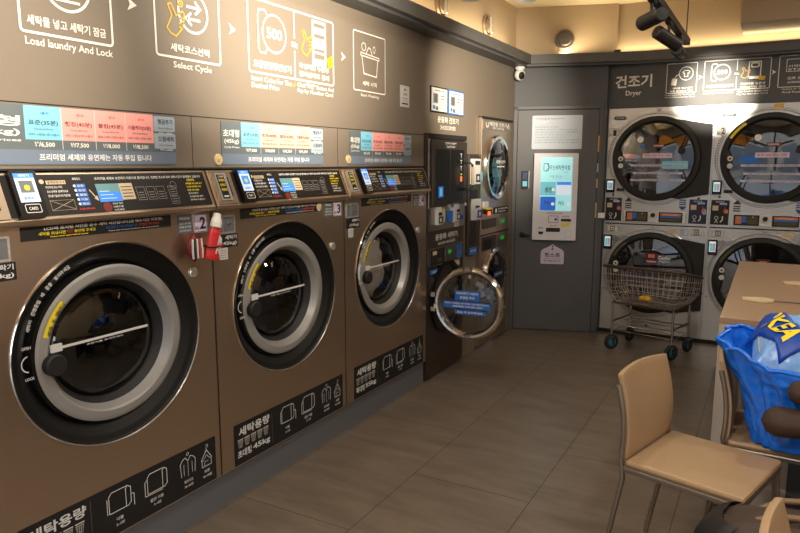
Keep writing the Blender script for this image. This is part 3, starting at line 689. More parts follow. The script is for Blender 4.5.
m.box(.05,.19,-.003,.004,.745,.775,'blue'); m.text('사용방법',.07,.17,.752,.768,'white',-.0035); m.box(.43,.53,-.003,.004,.755,.80,'beige')
m.build('control_panel',t)
m=MB(); m.lathe(.31,.56,[(.262,.004),(.262,-.010),(.225,-.012),(.215,.02),(.20,.10)],'black_gloss',48); m.lathe(.31,.56,[(.20,.10),(.22,.12),(.22,.4),(0,.42)],'drum_dark',40); m.build('drum_opening',t)
m=MB(); m.rrect(.02,.20,.028,.075,-.002,.004,.004,'dark_steel'); m.build('filter_cover',t)
# open round door, hinged on the left side and swung out towards the room
dr_=empty('open_door',(.045,-.03,0),0); dr_.parent=t; dr_.rotation_euler=(0,0,R(-84))
m=MB(); C=(.252,.572)
m.lathe(C[0],C[1],[(.238,.02),(.246,.0),(.240,-.03),(.226,-.042),(.212,-.038),(.204,-.018),(.200,-.01)],'chrome',72); m.lathe(C[0],C[1],[(.238,.02),(.21,.03),(.198,.0)],'soft_black',64)
m.box(-.02,.03,-.01,.02,.50,.53,'chrome'); m.box(-.02,.03,-.01,.02,.60,.63,'chrome')
m.build('chrome_ring',dr_)
m=MB(); gp=[(.203,-.01)]+[(.2*math.cos(R(a)),-.01-.03*math.sin(R(a))) for a in range(15,90,15)]+[(.001,-.04)]
m.lathe(C[0],C[1],gp,'chrome_glass',48)
m.build('door_glass',dr_)
m=MB(); x0=C[0]
for (a,b,z,zb,s_) in ((-.085,.085,.60,.665,None),(-.165,.16,.545,.590,None),(-.085,.13,.505,.535,None)):
    m.box(x0+a,x0+b,-.050,-.047,z,zb,'blue')
m.text('운동화세탁기 사용안내',x0-.075,x0+.075,.640,.656,'white',-.0507); m.text('문열림 주의',x0-.05,x0+.05,.610,.628,'white',-.0507)
m.text('운동화 외 세탁물은 넣지 마세요 고장의 원인이 됩니다',x0-.155,x0+.15,.572,.584,'white',-.0507); m.text('SNEAKERS WASHER ONLY',x0-.10,x0+.11,.552,.564,'white',-.0507); m.text('문을 꼭 닫아주세요',x0-.07,x0+.11,.513,.527,'white',-.0507)
m.box(x0+.0,x0+.004,-.0465,-.02,.5,.62,'blue'); m.quad(x0-.235,x0-.212,.53,.56,-.0465,'paper')
m.build('blue_sticker',dr_)['label']='blue stickers with white letters'

# coin changer column between the machines
t=empty('coin_changer',(XW,4.615,0),LW); tag(t,'narrow wall column of coin units between the shoe machine and the small dryer tower','coin machine')
m=MB(); m.box(.07,.27,-.025,0,.80,1.57,'dark_steel',.004); m.box(.10,.24,-.028,-.024,1.21,1.30,'black'); m.box(.11,.22,-.028,-.024,.88,1.06,'black'); m.build('face_plate',t)
m=MB(); m.box(.10,.22,-.06,-.025,1.345,1.535,'paper'); m.box(.13,.2,-.063,-.06,1.36,1.42,'ink'); m.box(.15,.18,-.065,-.063,1.375,1.405,'paper'); m.box(.11,.2,-.063,-.06,1.49,1.52,'ink'); m.box(.2,.25,-.065,-.025,1.36,1.44,'chrome'); m.build('coin_slot_unit',t)
m=MB(); m.box(.12,.24,-.06,-.025,1.07,1.23,'paper'); m.box(.17,.25,-.065,-.06,1.085,1.145,'ink_blue'); m.box(.19,.22,-.067,-.065,1.10,1.13,'paper'); m.box(.13,.2,-.064,-.06,1.165,1.18,'ink'); m.build('coin_slot_unit',t)
m=MB(); m.box(.10,.24,-.03,-.024,.80,.855,'blue'); m.text('동전교환',.12,.22,.82,.838,'white',-.0305); m.build('blue_label',t); m=MB(); m.puck(.055,1.195,.014,-.012,0,'paper',16); m.build('round_button',t)

# small dryer tower near the corner
t=empty('dryer_tower',(-2.0,4.920,0),LW); tag(t,'narrow bronze dryer and washer tower in the corner next to the grey door','machine')
W=.65
m=MB(); m.box(0,W,0,.55,.02,1.855,'bronze_steel'); m.box(-.01,W+.004,-.02,.0,1.846,1.862,'groove'); m.build('cabinet_body',t,bevel=.002)
m=MB(); m.box(.02,.63,-.004,0,1.765,1.842,'taupe_panel'); m.text('애견용 건조기',.15,.53,1.795,1.83,'white',-.0046,.02); m.text('PET DRYER',.22,.48,1.773,1.788,'white',-.0046)
m.line([(.07,1.82),(.085,1.785),(.12,1.79),(.135,1.825)],.012,'white',-.0046); m.line([(.55,1.79),(.575,1.825),(.605,1.785)],.012,'white',-.0046); m.build('name_plate',t)
def porth(cx,cz,r,name,zs=1):
    m=MB(); m.lathe(cx,cz,[(r,0),(r,-.014),(r*.97,-.024),(r*.88,-.024),(r*.82,-.012)],'chrome',56); dd=m.build(name,t)
    g=MB(); g.lathe(cx,cz,[(r*.82,-.012),(r*.6,-.024),(r*.3,-.031),(.001,-.034)],'chrome_glass',48); g.build('door_glass',dd)
    g=MB(); g.lathe(cx,cz,[(r*.85,.0),(r*.84,-.010)],'black',40); g.disc(cx,cz,r*.85,-.002,'black_gloss'); g.build('door_well',dd)
    return dd
dd=porth(.325,1.465,.262,'dryer_door')
g=MB(); g.text('애견용 건조기',.22,.43,1.50,1.525,'white',-.038,.015); g.quad(.24,.41,1.47,1.478,-.038,'white'); g.build('glass_lettering',dd)
m=MB(); m.box(.05,.17,-.03,0,1.10,1.14,'black'); m.quad(.07,.15,1.135,1.145,-.0302,'yellow'); m.quad(.08,.14,1.09,1.12,-.0305,'led_orange'); m.box(.05,.17,-.031,0,1.135,1.148,'yellow'); m.box(.04,.12,-.02,0,1.15,1.20,'paper')
m.box(.28,.62,-.004,0,1.085,1.14,'label_black'); m.disc(.33,1.112,.02,-.0045,'paper',20); m.text('반려동물 전용',.38,.60,1.115,1.13,'paper',-.0045); m.text('30min',.38,.56,1.095,1.107,'paper',-.0045)
m.build('indicator_panel',t)
for z,n in((1.00,1),(.86,2)):
    m=MB(); m.box(.04,.33,-.008,0,z-.06 if n==2 else z-.02,z+.055,'dark_steel'); m.box(.36,.58,-.01,0,z-.055 if n==2 else z-.02,z+.055,'mid_chrome'); m.box(.44,.52,-.012,-.01,z,z+.03,'led_green')
    if n==2: m.box(.08,.20,-.02,-.008,z-.045,z+.03,'black')
    m.build('control_panel',t)
m=MB(); m.box(0,W,-.004,0,.925,.935,'groove'); m.build('seam_strip',t)
dd=porth(.34,.56,.245,'washer_door')
g=MB(); g.box(.22,.42,-.042,-.038,.56,.61,'deep_blue'); g.text('애견용 세탁기',.235,.405,.577,.595,'white',-.0425); g.build('glass_lettering',dd)

# detergent bottle and zip bag hung between washer one and two
t=empty('detergent_bottle',(-1.94,1.958,1.182),LW); tag(t,'red and white squeeze bottle hanging at the gap between the two nearest washers','bottle')
m=MB(); m.M=Matrix.Rotation(R(14),4,'Y')
def sect(pf,mt,sy=.5,n=24):
    for (r0,z0_),(r1,z1_) in zip(pf,pf[1:]):
        P=[]
        for i in range(n):
            a=2*PI*i/n; P.append((r0*math.cos(a),r0*sy*math.sin(a),z0_)); P.append((r1*math.cos(a),r1*sy*math.sin(a),z1_))
        m.add(P,[(2*i,2*((i+1)%n),2*((i+1)%n)+1,2*i+1) for i in range(n)],mt,True)
sect([(.0,-.075),(.038,-.073),(.042,-.06),(.040,0),(.034,.05),(.024,.075)],'red',.55)
m.add([(-.005,-.0245,-.045),(.036,-.0165,-.045),(.032,-.018,.03),(.008,-.0225,.045)],[(0,1,2,3)],'paper')
m.text('세탁',.0,.03,-.02,.01,'ink_red',-.0262); m.build('bottle_body',t)
m=MB(); m.M=Matrix.Rotation(R(14),4,'Y'); sect([(.024,.075),(.028,.077),(.028,.10),(.020,.125),(.018,.14),(.0,.143)],'white',.8); m.build('white_cap',t)
m=MB(); m.M=Matrix.Rotation(R(14),4,'Y'); m.tube([(-.045,-.02,-.02),(.0,-.026,-.012),(.045,-.015,.0),(.045,.02,.0),(-.045,.02,-.015)],.004,'black',6,True); m.build('black_strap',t); t.scale=(.88,.88,.88)
m=MB(); m.grid(lambda u,v:(math.cos(2*PI*u)*.045*(1+.2*noise.noise(Vector((u*6,v*6,1))))*math.sin(PI*v*.98+.03),.022*math.sin(2*PI*u)*math.sin(PI*v*.98+.03),-.065+.13*v),20,10,'dark_red',True)
for k in range(5): m.tube([(-.03+.014*k,-.024,-.045),(-.036+.015*k,-.028,-.01),(-.028+.013*k,-.022,.045)],.005,('paper','ink','paper','red','paper')[k],6)
o=m.build('snack_bag'); place(o,(-1.96,1.875,1.172),LW); o.scale=(.85,.85,.85); tag(o,'crinkled dark red and clear packet hanging left of the red bottle','bag')

# ---------------------------------------------------------------- door wall things
def door_thing(name,build,label,cat,y=-.0165):
    m=MB(); build(m); o=m.build(name); place(o,(A.x-math.sin(DA)*y*1,A.y+math.cos(DA)*y,0),DA); tag(o,label,cat); return o
def dn(m):
    m.rrect(.158,.583,1.624,1.912,-.004,0,.01,'paper_blue')
    m.text('Cleaning & Inspection',.185,.43,1.875,1.892,'kick_grey',-.0046,0); m.text('안전 점검 안내',.185,.30,1.848,1.864,'ring_grey',-.0046,0)
    for k,(w_,s_) in enumerate(((.20,'안녕하세요 고객님'),(.36,'저희 매장을 이용해 주셔서 대단히 감사드립니다'),(.37,'쾌적한 매장 이용을 위하여 아래와 같이 청소를 진행합니다'),(.31,'매일 오전 10시 기기 청소 및 점검 시간입니다'),(.27,'이용에 불편을 드려 죄송합니다'),(.375,'문의사항은 고객센터로 연락주시면 친절히 안내해 드리겠습니다'),(.37,'감사합니다 좋은 하루 되시기를 바랍니다 고맙습니다'))):
        m.text(s_,.182,.182+w_,1.808-k*.022,1.818-k*.022,'sign_slate',-.0046,0)
door_thing('door_notice',dn,'pale blue printed notice with rounded corners at the top of the grey door','notice')
t=empty('payment_kiosk',(A.x+math.sin(DA)*.0165,A.y-math.cos(DA)*.0165,0),DA); tag(t,'white wall kiosk with glowing cyan and blue touch screen on the grey door','kiosk')
m=MB(); m.rrect(.185,.56,.83,1.588,-.05,0,.008,'kiosk_white'); m.build('kiosk_body',t,bevel=.002)
m=MB(); m.box(.245,.512,-.053,-.05,1.09,1.553,'screen_cyan'); y=-.0535
m.rbox_line(.27,.31,1.435,1.50,.008,.005,'ink',y); m.line([(.29,1.435),(.315,1.47),(.30,1.50)],.005,'ink',y); 
m.text('무인세탁편의점',.318,.49,1.445,1.485,'ink',y,.0); m.text('24시간',.44,.48,1.42,1.432,'ring_grey',y); m.text('어서오세요',.34,.42,1.37,1.38,'ring_grey',y); m.text('화면을 선택하세요',.32,.43,1.385,1.397,'ring_grey',y)
m.quad(.245,.375,1.225,1.342,y,'screen_teal'); m.quad(.385,.505,1.228,1.342,y,'screen_white'); m.quad(.385,.505,1.315,1.342,y-.0003,'screen_blue')
m.rrect(.247,.378,1.092,1.213,y-.0005,y+.0004,.012,'screen_deep'); m.rrect(.386,.509,1.092,1.213,y-.0005,y+.0004,.012,'screen_cyan')
m.text('충전',.285,.345,1.25,1.295,'ink',y-.0005); m.disc(.355,1.275,.014,y-.0006,'screen_white',20); m.disc(.355,1.15,.014,y-.0008,'screen_white',20); m.disc(.49,1.15,.014,y-.0008,'screen_white',20)
m.text('구매',.275,.325,1.135,1.175,'sign_slate',y-.0008); m.text('카드',.40,.455,1.135,1.175,'sign_slate',y-.0008)
for k in range(5): m.quad(.395,.495,1.24+k*.015,1.243+k*.015,y-.0005,'screen_pale')
m.build('touch_screen',t)
m=MB(); y=-.0505; m.text('카드를 넣어주세요 영수증 출력',.30,.44,1.063,1.075,'ink',y); m.rbox_line(.322,.405,.985,1.045,.01,.004,'ink',y); m.disc(.385,1.015,.012,y,'ink_blue',16); m.box(.43,.515,-.058,-.05,1.0,1.02,'black'); m.box(.435,.505,-.056,-.05,.958,.985,'yellow'); m.text('NOTE',.44,.5,1.035,1.045,'ink',y)
m.box(.305,.425,-.056,-.05,.905,.94,'black',.003); m.text('영수증',.335,.395,.955,.965,'ink',y); m.add([(.235,y,.905),(.285,y,.905),(.275,y,.88),(.245,y,.88)],[(0,1,2,3)],'ink'); m.text('동전',.24,.275,.93,.945,'ink',y); m.box(.24,.28,-.054,-.05,.895,.905,'black'); m.rbox_line(.468,.52,.855,.92,.004,.003,'sky_blue',y)
m.build('payment_slots',t)
def tg(m):
    pts=[(.266,.62),(.272,.611),(.463,.611),(.468,.62),(.468,.71)]+[(.367+.101*math.cos(R(a)),.71+.055*math.sin(R(a))) for a in range(15,70,15)]+[(.385,.775),(.367,.79),(.349,.775)]+[(.367+.101*math.cos(R(a)),.71+.055*math.sin(R(a))) for a in range(120,181,15)]
    m.prism(pts,-.004,0,'lilac'); m.disc(.367,.772,.007,-.0046,'ink',16); m.line([(.367,.745),(.367,.775)],.005,'ink',-.0046); m.add([(.352,-.0046,.748),(.382,-.0046,.748),(.367,-.0046,.735)],[(0,1,2)],'ink'); m.text('청소중',.30,.435,.672,.712,'ink',-.0046,.015); m.line([(.292,.658),(.442,.658)],.002,'ink',-.0046); m.text('잠시 문을 닫습니다',.295,.44,.632,.647,'ink',-.0046,.01)
door_thing('hanging_tag',tg,'lilac hanging tag with rounded top below the door kiosk','sign')
t=empty('security_camera',(-1.975,5.70,2.335),DA); tag(t,'white dome security camera in the corner under the ledge','camera')
m=MB(); m.grid(lambda u,v:(.042*math.cos(2*PI*u)*math.sin(PI*v),-.03+.042*math.sin(2*PI*u)*math.sin(PI*v),-.025+.026*math.cos(PI*v)),24,12,'white',True); m.tube([(0,-.03,0),(0,-.03,.02)],.02,'white'); m.build('mount',t)
m=MB(); m.grid(lambda u,v:(.046*math.cos(2*PI*u)*math.sin(PI*v),-.045+.046*math.sin(2*PI*u)*math.sin(PI*v),-.085+.048*math.cos(PI*v)),28,16,'white',True); hd=m.build('camera_head',t)
m=MB(); m.M=Matrix.Translation((.004,-.045,-.088))@Matrix.Rotation(R(20),4,'Z')@Matrix.Rotation(R(10),4,'X'); m.lathe(0,0,[(.026,-.040),(.024,-.050),(0,-.052)],'black_gloss',24,sz=1.25); m.build('camera_lens',t)

# ---------------------------------------------------------------- dryers
def dryer(x0,label,left):
    t=empty('stack_dryer',(x0+.002,YB,0),0); tag(t,label,'dryer','stacked dryers in the back wall'); W=.841
    m=MB()
    def face(cx,cz,r,z0,z1):
        n=48; angs=sorted([2*PI*i/n for i in range(n)]+[math.atan2(zz-cz,xx-cx)%(2*PI) for xx in(0,W) for zz in(z0,z1)]); P=[]
        for a in angs:
            c,s_=math.cos(a),math.sin(a); k=min(((W-cx)/c if c>1e-6 else ((-cx)/c if c<-1e-6 else 9)),((z1-cz)/s_ if s_>1e-6 else ((z0-cz)/s_ if s_<-1e-6 else 9)))
            P.append((cx+k*c,0,cz+k*s_)); P.append((cx+r*c,0,cz+r*s_))
        k=len(angs); m.add(P,[(2*i,2*((i+1)%k),2*((i+1)%k)+1,2*i+1) for i in range(k)],'steel')
    face(.405,1.54,.296,.985,1.963); face(.405,.565,.296,.032,.975)
    m.box(0,.01,.001,.75,.032,1.963,'steel'); m.box(W-.01,W,.001,.75,.032,1.963,'steel'); m.box(0,W,.74,.75,.032,1.963,'soft_black'); m.box(.01,W-.01,.004,.74,.974,.986,'groove'); m.box(.01,W-.01,.003,.74,1.955,1.963,'steel')
    # embossed pressings around the door
    for cz in (1.54,.565): m.lathe(.405,cz,[(.392,0),(.386,-.004),(.378,-.004),(.372,0)],'steel',64)
    m.build('cabinet_body',t)
    for up,cz in((1,1.54),(0,.565)):
        m=MB(); m.lathe(.405,cz,[(.352,0),(.352,-.03),(.344,-.042),(.315,-.046),(.304,-.036),(.295,-.012),(.292,.02)],'soft_black',80)
        # hinge plate
        m.prism([(.52,cz+.325),(.60,cz+.315),(.828,cz+.275),(.828,cz-.29),(.60,cz-.335),(.52,cz-.32)],-.012,-.001,'soft_black')
        if up: m.puck(.605,cz+.065,.03,-.03,-.012,'soft_black',20)
        # handle dent on the left
        m.grid(lambda u,v:(.405-.300+.030*math.sin(PI*v)*math.cos(PI*u),-.04-.010*math.sin(PI*u)*math.sin(PI*v),cz-.02+.09*math.cos(PI*v)),12,12,'soft_black')
        dd=m.build('door_ring',t)
        g=MB(); g.lathe(.405,cz,[(.295,-.012),(.2,-.016),(.1,-.018),(.0005,-.018)],'dryer_glass',64); gl=g.build('door_glass',dd)
        g=MB(); g.puck(.126,cz-.002+(.0 if up else .075),.021,-.052,-.04,'paper',20); g.puck(.128,cz-.060+(.0 if up else .072),.021,-.052,-.04,'paper',20); g.disc(.126,cz-.002+(.0 if up else .075),.009,-.0525,'dark_red'); g.build('magnet_button',dd)
        Y=-.024
        def stk(nm,fn): g=MB(); fn(g); g.build(nm,dd)
        if up:
            stk('fire_notice',lambda g:(g.quad(.30,.535,cz+.005,cz+.045,Y,'lilac'),g.text('화재 위험 주의 사항',.315,.52,cz+.016,cz+.036,'ink_red',Y-.0005)))
            for k,(a,b,zc) in enumerate(((.205,.66,1.484),(.228,.62,1.42),(.21,.645,1.362))):
                stk('warning_line',lambda g:(g.quad(a,b,zc-.008,zc+.008,Y,'lilac'),g.text('건조기 사용시 주의사항 안내 말씀 드립니다',a+.03,b-.03,zc-.005,zc+.005,'ink',Y-.0005)))
            stk('round_sticker',lambda g:g.disc(.275 if left else .312,1.70,.026,Y,'white',20)); stk('danger_label',lambda g:(g.quad(.376,.472,1.632,1.662,Y,'dark_red'),g.text('DANGER',.385,.463,1.64,1.654,'white',Y-.0005)))
            if left: stk('blue_tag',lambda g:g.quad(.275,.315,1.625,1.655,Y,'blue')); stk('pale_blue_film',lambda g:g.quad(.46,.66,1.455,1.52,Y+.0015,'sky_blue'))
            else: stk('blue_tag',lambda g:g.quad(.19,.32,1.50,1.565,Y+.0015,'blue'))
        else:
            stk('warning_label',lambda g:(g.quad(.369,.466,.65,.745,Y,'dark_red'),g.quad(.375,.46,.69,.74,Y-.0003,'ink'),g.quad(.39,.445,.70,.73,Y-.0006,'salmon_print'),g.text('WARNING',.378,.458,.66,.675,'white',Y-.0008)))
            stk('caution_lettering',lambda g:(g.text('Caution',.475,.57,.69,.72,'white',Y),g.text('고온주의',.475,.565,.665,.68,'white',Y)))
        if (not left) or (not up):
            g=MB()
            arcs=[(.405+.325*math.cos(R(a)),cz+.325*math.sin(R(a))) for a in range(124 if up else 128,154 if up else 158,3)]
            g.line(arcs,.020,'yellow' if up else 'olive_print',-.0478); g.build('warning_strip',dd)
        # drum: perforated back
        m=MB(); m.lathe(.405,cz,[(.29,.0),(.29,.05),(.385,.055),(.385,.70),(.0,.71)],'drum',56,mts=['soft_black','drum_dark','drum','drum_dark'])
        for k in range(4):
            a=R(45+90*k); m.tube([(.405+.37*math.cos(a),.07,cz+.37*math.sin(a)),(.405+.37*math.cos(a),.69,cz+.37*math.sin(a))],.03,'drum')
        for rr in (.06,.12,.18,.24,.30):
            m.circ(.405,cz,rr,.012,'black',.705)
        m.build('drum',t)
    # middle control band
    Y=-.0035
    m=MB(); m.box(.165,.668,-.006,0,1.0,1.10,'steel'); m.box(.170,.664,-.0075,-.006,1.006,1.094,'paper')
    m.build('control_band',t)
    m=MB(); m.box(.183,.366,-.012,-.0075,1.008,1.092,'black'); m.quad(.195,.24,1.02,1.08,-.0124,'salmon_print'); m.quad(.242,.275,1.03,1.082,-.0124,'blue'); m.quad(.28,.355,1.02,1.06,-.0124,'olive_print'); m.quad(.28,.355,1.064,1.08,-.0124,'gold' if 0 else 'olive_print'); m.disc(.32,1.076,.006,-.0126,'gold',12); m.build('cycle_display',t)
    m=MB(); m.box(.455,.641,-.012,-.0075,1.008,1.092,'black'); m.quad(.468,.63,1.062,1.084,-.0124,'salmon_print'); m.quad(.468,.63,1.046,1.060,-.0124,'blue'); m.quad(.468,.63,1.018,1.042,-.0124,'olive_print'); m.quad(.49,.60,1.070,1.073,-.0126,'white'); m.build('cycle_display',t)
    m=MB(); m.puck(.408,1.066,.018,-.03,-.0075,'black',20); m.build('start_button',t)
    for x,c in((.010,'label_black'),(.688,'navy')):
        m=MB(); m.box(x,x+.135,-.003,0,1.005,1.205,c); m.quad(x+.06,x+.12,1.165,1.185,Y,'blue'); m.text('결제방법',x+.065,x+.115,1.168,1.182,'white',Y-.0004); m.quad(x+.012,x+.055,1.12,1.16,Y,'beige'); m.disc(x+.112,1.115,.018,Y,'salmon_print',16); m.line([(x+.104,1.15),(x+.104,1.10)],.006,'red',Y-.0005)
        m.circ(x+.045,1.06,.013,.004,'paper',Y,n=16); m.line([(x+.035,1.02),(x+.045,1.042),(x+.055,1.02)],.005,'paper',Y); m.line([(x+.09,1.075),(x+.09,1.045),(x+.075,1.025)],.009,'paper',Y); m.text('상단',x+.03,x+.10,1.185,1.197,'paper',Y)
        m.build('instruction_sticker',t)
    for x,d in((.20,1),(.636,-1)):
        m=MB(); c='black' if d>0 else 'deep_blue'; zc=1.16
        m.add([(x-.032,-.002,zc+.015*d),(x+.032,-.002,zc+.015*d),(x,-.002,zc+.05*d)],[(0,1,2)],c)
        for k in range(3): m.quad(x-.026,x+.026,zc-d*(.002+.018*k)-.006,zc-d*(.002+.018*k)+.004,-.002,c)
        m.build('arrow_sticker',t)
    for z0,z1 in((1.25,1.365),(.755,.88)):
        m=MB(); m.rrect(.008,.080,z0,z1,-.018,0,.005,'black_gloss'); m.quad(.018,.066,z0+.025,z1-.014,-.0185,'screen_white'); m.quad(.022,.042,z0+.03,z1-.03,-.0188,'screen_teal'); m.quad(.044,.062,z0+.03,z1-.03,-.0188,'lilac'); m.build('card_reader',t)
    m=MB(); m.rrect(.095,.16,1.262,1.288,-.004,0,.003,'black'); m.build('small_plate',t)
    m=MB(); m.puck(.068,1.232,.009,-.008,0,'black',12); m.puck(.755,1.215,.009,-.008,0,'black',12); m.puck(.835-.03,1.10,.02,-.01,-.003,'mid_chrome',16); m.build('screw_cap',t)
    for x in (.03,.71):
        m=MB(); m.rrect(x,x+.092,.905,.960,-.002,0,.004,'paper'); 
        for (a,b,c_,d_) in ((0,.03,0,0),(.062,.092,0,0)): pass
        m.rbox_line(x+.004,x+.088,.909,.956,.006,.003,'sign_slate',-.0026); m.rbox_line(x+.028,x+.064,.915,.951,.006,.006,'ink',-.0028); m.quad(x+.04,x+.052,.927,.939,-.003,'ink'); m.build('scan_sticker',t)
    m=MB(); m.box(.392,.438,-.003,0,.928,.968,'ring_grey'); m.build('latch_plate',t)
    m=MB(); m.box(.625,.695,-.002,0,.90,.962,'sign_pale'); m.circ(.648,.935,.012,.003,'salmon_print',-.0026,n=16); m.quad(.665,.69,.91,.95,-.0026,'lilac'); m.build('picture_sticker',t)
    m=MB(); m.rrect(.525,.61,.912,.957,-.002,0,.012,'beige'); m.build('faded_sticker',t)
    m=MB(); m.puck(.112,.855,.024,-.02,0,'mid_chrome',24); m.rrect(.145,.225,.845,.878,-.006,0,.003,'mid_chrome'); m.build('lock_knob',t)
    m=MB(); m.rrect(.045,.150,1.868,1.898,-.004,0,.014,'kick_grey' if left else 'navy'); m.rbox_line(.048,.147,1.871,1.895,.011,.002,'black',-.0046); m.text('DRYER',.065,.13,1.878,1.889,'paper',-.0046); m.build('maker_badge',t)
    m=MB(); m.rrect(.012,.084,1.724,1.80,-.002,0,.004,'paper'); m.rbox_line(.015,.081,1.727,1.797,.004,.002,'salmon_print',-.0026); m.text('NO.',.018,.038,1.735,1.75,'ink',-.003); m.text('1' if left else '2',.045,.072,1.735,1.785,'black',-.003,.02); m.build('number_sticker',t)
    m=MB()
    for k in range(14):
        a=R(150+3.0*k); m.line([(.405+.383*math.cos(a),1.54+.383*math.sin(a)),(.405+.397*math.cos(a),1.54+.397*math.sin(a))],.006,'ink',-.0048)
    m.build('curved_print',t); m=MB()
    for k in range(11):
        a=R(140+3.0*k); m.line([(.405+.383*math.cos(a),.565+.383*math.sin(a)),(.405+.397*math.cos(a),.565+.397*math.sin(a))],.010,'kick_grey',-.0048)
    m.build('curved_print',t)
    m=MB()
    if left: m.rrect(.385,.43,1.925,1.952,-.002,0,.01,'ring_grey')
    else: m.rrect(.405,.470,1.905,1.960,-.002,0,.004,'gold'); m.disc(.4375,1.932,.018,-.0026,'beige',16)
    m.build('top_sticker',t)
    m=MB(); m.puck(.402,.094,.012,-.012,0,'black',16); m.puck(.02,.40,.006,-.004,0,'black',10); m.puck(.832,.42,.006,-.004,0,'black',10); m.build('panel_screw',t)
    return t
dryer(-1.281,'stacked steel dryers beside the grey door, behind the wire laundry cart',True)
dryer(-.438,'stacked steel dryers partly hidden by the brown folding table',False)
dryer(.405,'stacked steel dryers beyond the right edge of the picture',False)
laundry('laundry_pile','pale grey bedding tumbling in the upper left dryer','laundry',(-.86,6.33,1.42),(.24,.2,.17),'laundry_pale',2)
laundry('laundry_pile','crumpled blue sheets in the lower left dryer','laundry',(-.9,6.36,.44),(.24,.2,.16),'laundry_blue',12)

# wall graphics above the dryers
def bthing(name,x,z,build,label,cat,group=None):
    m=MB(); build(m); o=m.build(name); place(o,(x,YB,z),0); tag(o,label,cat,group); return o
def kd(m): m.text('건조기',0,.295,.0,.105,V,bold=.02); m.text('Dryer',.088,.215,-.075,-.022,V,bold=.01)
bthing('wall_lettering',-1.235,2.132,kd,'large white lettering Dryer above the left dryer stack','sign')
G2='pictogram steps above the dryers'
def b1(m):
    m.rbox_line(0,.228,0,.234,.008,.005,V); m.circ(.147,.152,.052,.005,V); m.line([(.12,.165),(.135,.175),(.16,.175),(.175,.165),(.167,.152),(.16,.156),(.16,.128),(.134,.128),(.134,.156),(.127,.152)],.005,V,closed=True)
    m.add([(.035,-.002,.065),(.075,-.002,.058),(.082,-.002,.112),(.042,-.002,.118)],[(0,1,2,3)],V); m.line([(.06,.115),(.075,.14),(.095,.145)],.005,V)
    m.text('세탁물 넣고 닫기',.05,.20,.03,.045,V); m.text('보풀 필터먼지 확인',.03,.20,.008,.022,V); m.text('Load Laundry And Lock',-.005,.22,-.022,-.010,V,bold=0); m.text('Do A Cleaning Lint Filter',-.005,.225,-.04,-.028,V,bold=0)
def b2(m):
    m.rbox_line(0,.468,0,.230,.008,.005,V); m.line([(.235,.230),(.235,.145)],.004,V); m.line([(.235,.10),(.235,0)],.004,V); m.text('또는',.218,.252,.112,.13,V); coin(m,.13,.14,.058)
    m.rbox_line(.318,.400,.07,.205,.003,.008,V); m.rbox_line(.335,.385,.165,.195,.008,.010,V); m.quad(.316,.402,.066,.095,-.002,V); m.add([(.385,-.003,.068),(.43,-.003,.06),(.438,-.003,.09),(.393,-.003,.098)],[(0,1,2,3)],'gold'); hand(m,.265,.10,.6,'gold')
    m.text('요금만큼동전넣기',.02,.215,.022,.045,V); m.text('확인버튼 누른후',.265,.44,.03,.05,V); m.text('멤버십카드 결제',.265,.44,.006,.024,V)
    m.text('Insert Coins For The Desired Price',.0,.22,-.026,-.012,V,bold=0); m.text('Click Confirm Button And',.245,.46,-.024,-.010,V,bold=0); m.text('Pay by Member Card',.245,.46,-.046,-.032,V,bold=0)
def b3(m):
    m.rbox_line(0,.30,0,.232,.008,.005,V); m.rbox_line(.05,.25,.115,.205,.003,.004,V); m.text('시작버튼을',.06,.23,.145,.163,V); m.text('START',.06,.23,.122,.138,V)
    m.text('건조 온도 선택',.06,.25,.055,.075,V); m.text('시작버튼 누르기',.06,.25,.025,.043,V); m.text('Select A Temperature',.03,.29,-.024,-.010,V,bold=0); m.text('And Push Start',.03,.24,-.045,-.031,V,bold=0)
bthing('wall_sign',-.826,2.072,b1,'white shirt and lint tag pictogram above the left dryers','sign',G2)
bthing('wall_sign',-.544,2.078,b2,'wide white pictogram with 500 coin lit by the spotlight above the dryers','sign',G2)
bthing('wall_sign',-.020,2.078,b3,'white start button pictogram cut by the right edge of the picture','sign',G2)
def arr2(m): m.add([(0,-.002,.018),(.03,-.002,0),(0,-.002,-.018),(.008,-.002,0)],[(0,1,2,3)],V)
bthing('wall_arrow',-.585,2.188,arr2,'small white arrowhead between the shirt and coin pictograms','sign'); bthing('wall_arrow',-.067,2.195,arr2,'small white arrowhead right of the card machine pictogram above the dryers','sign')

# ---------------------------------------------------------------- high wall vents, ceiling diffusers
def vent(loc,rz,mt,label,flat):
    t=empty('round_vent',loc,rz); tag(t,label,'vent','round vents above the ledge')
    m=MB(); m.lathe(0,0,[(.082,0),(.082,-.012),(.074,-.022),(.066,-.022),(.062,-.014)],mt,40); m.build('vent_rim',t)
    m=MB(); 
    m.lathe(0,0,[(.058,-.002),(.058,-.028),(.05,-.036),(.0,-.042)],mt,36)
    if flat:
        for k in range(9): 
            h=-.045+.011*k; w=math.sqrt(max(.055**2-h*h,0)); m.box(-w,w,-.044,-.02,h-.002,h+.002,mt)
    else: m.box(-.012,.012,-.055,-.03,-.06,.06,'steel',.003)
    m.build('vent_cover',t)
vent((XW,5.035,2.555),LW,'grille_bronze','bronze round vent above the left ledge, nearer the corner',False)
vent((XW,4.213,2.546),LW,'grille_bronze','bronze round vent above the left ledge, cut by the top of the picture',False)
p=A+dv*.41; vent((p.x,p.y,2.545),DA,'grille','grey louvred round vent above the grey door',True)
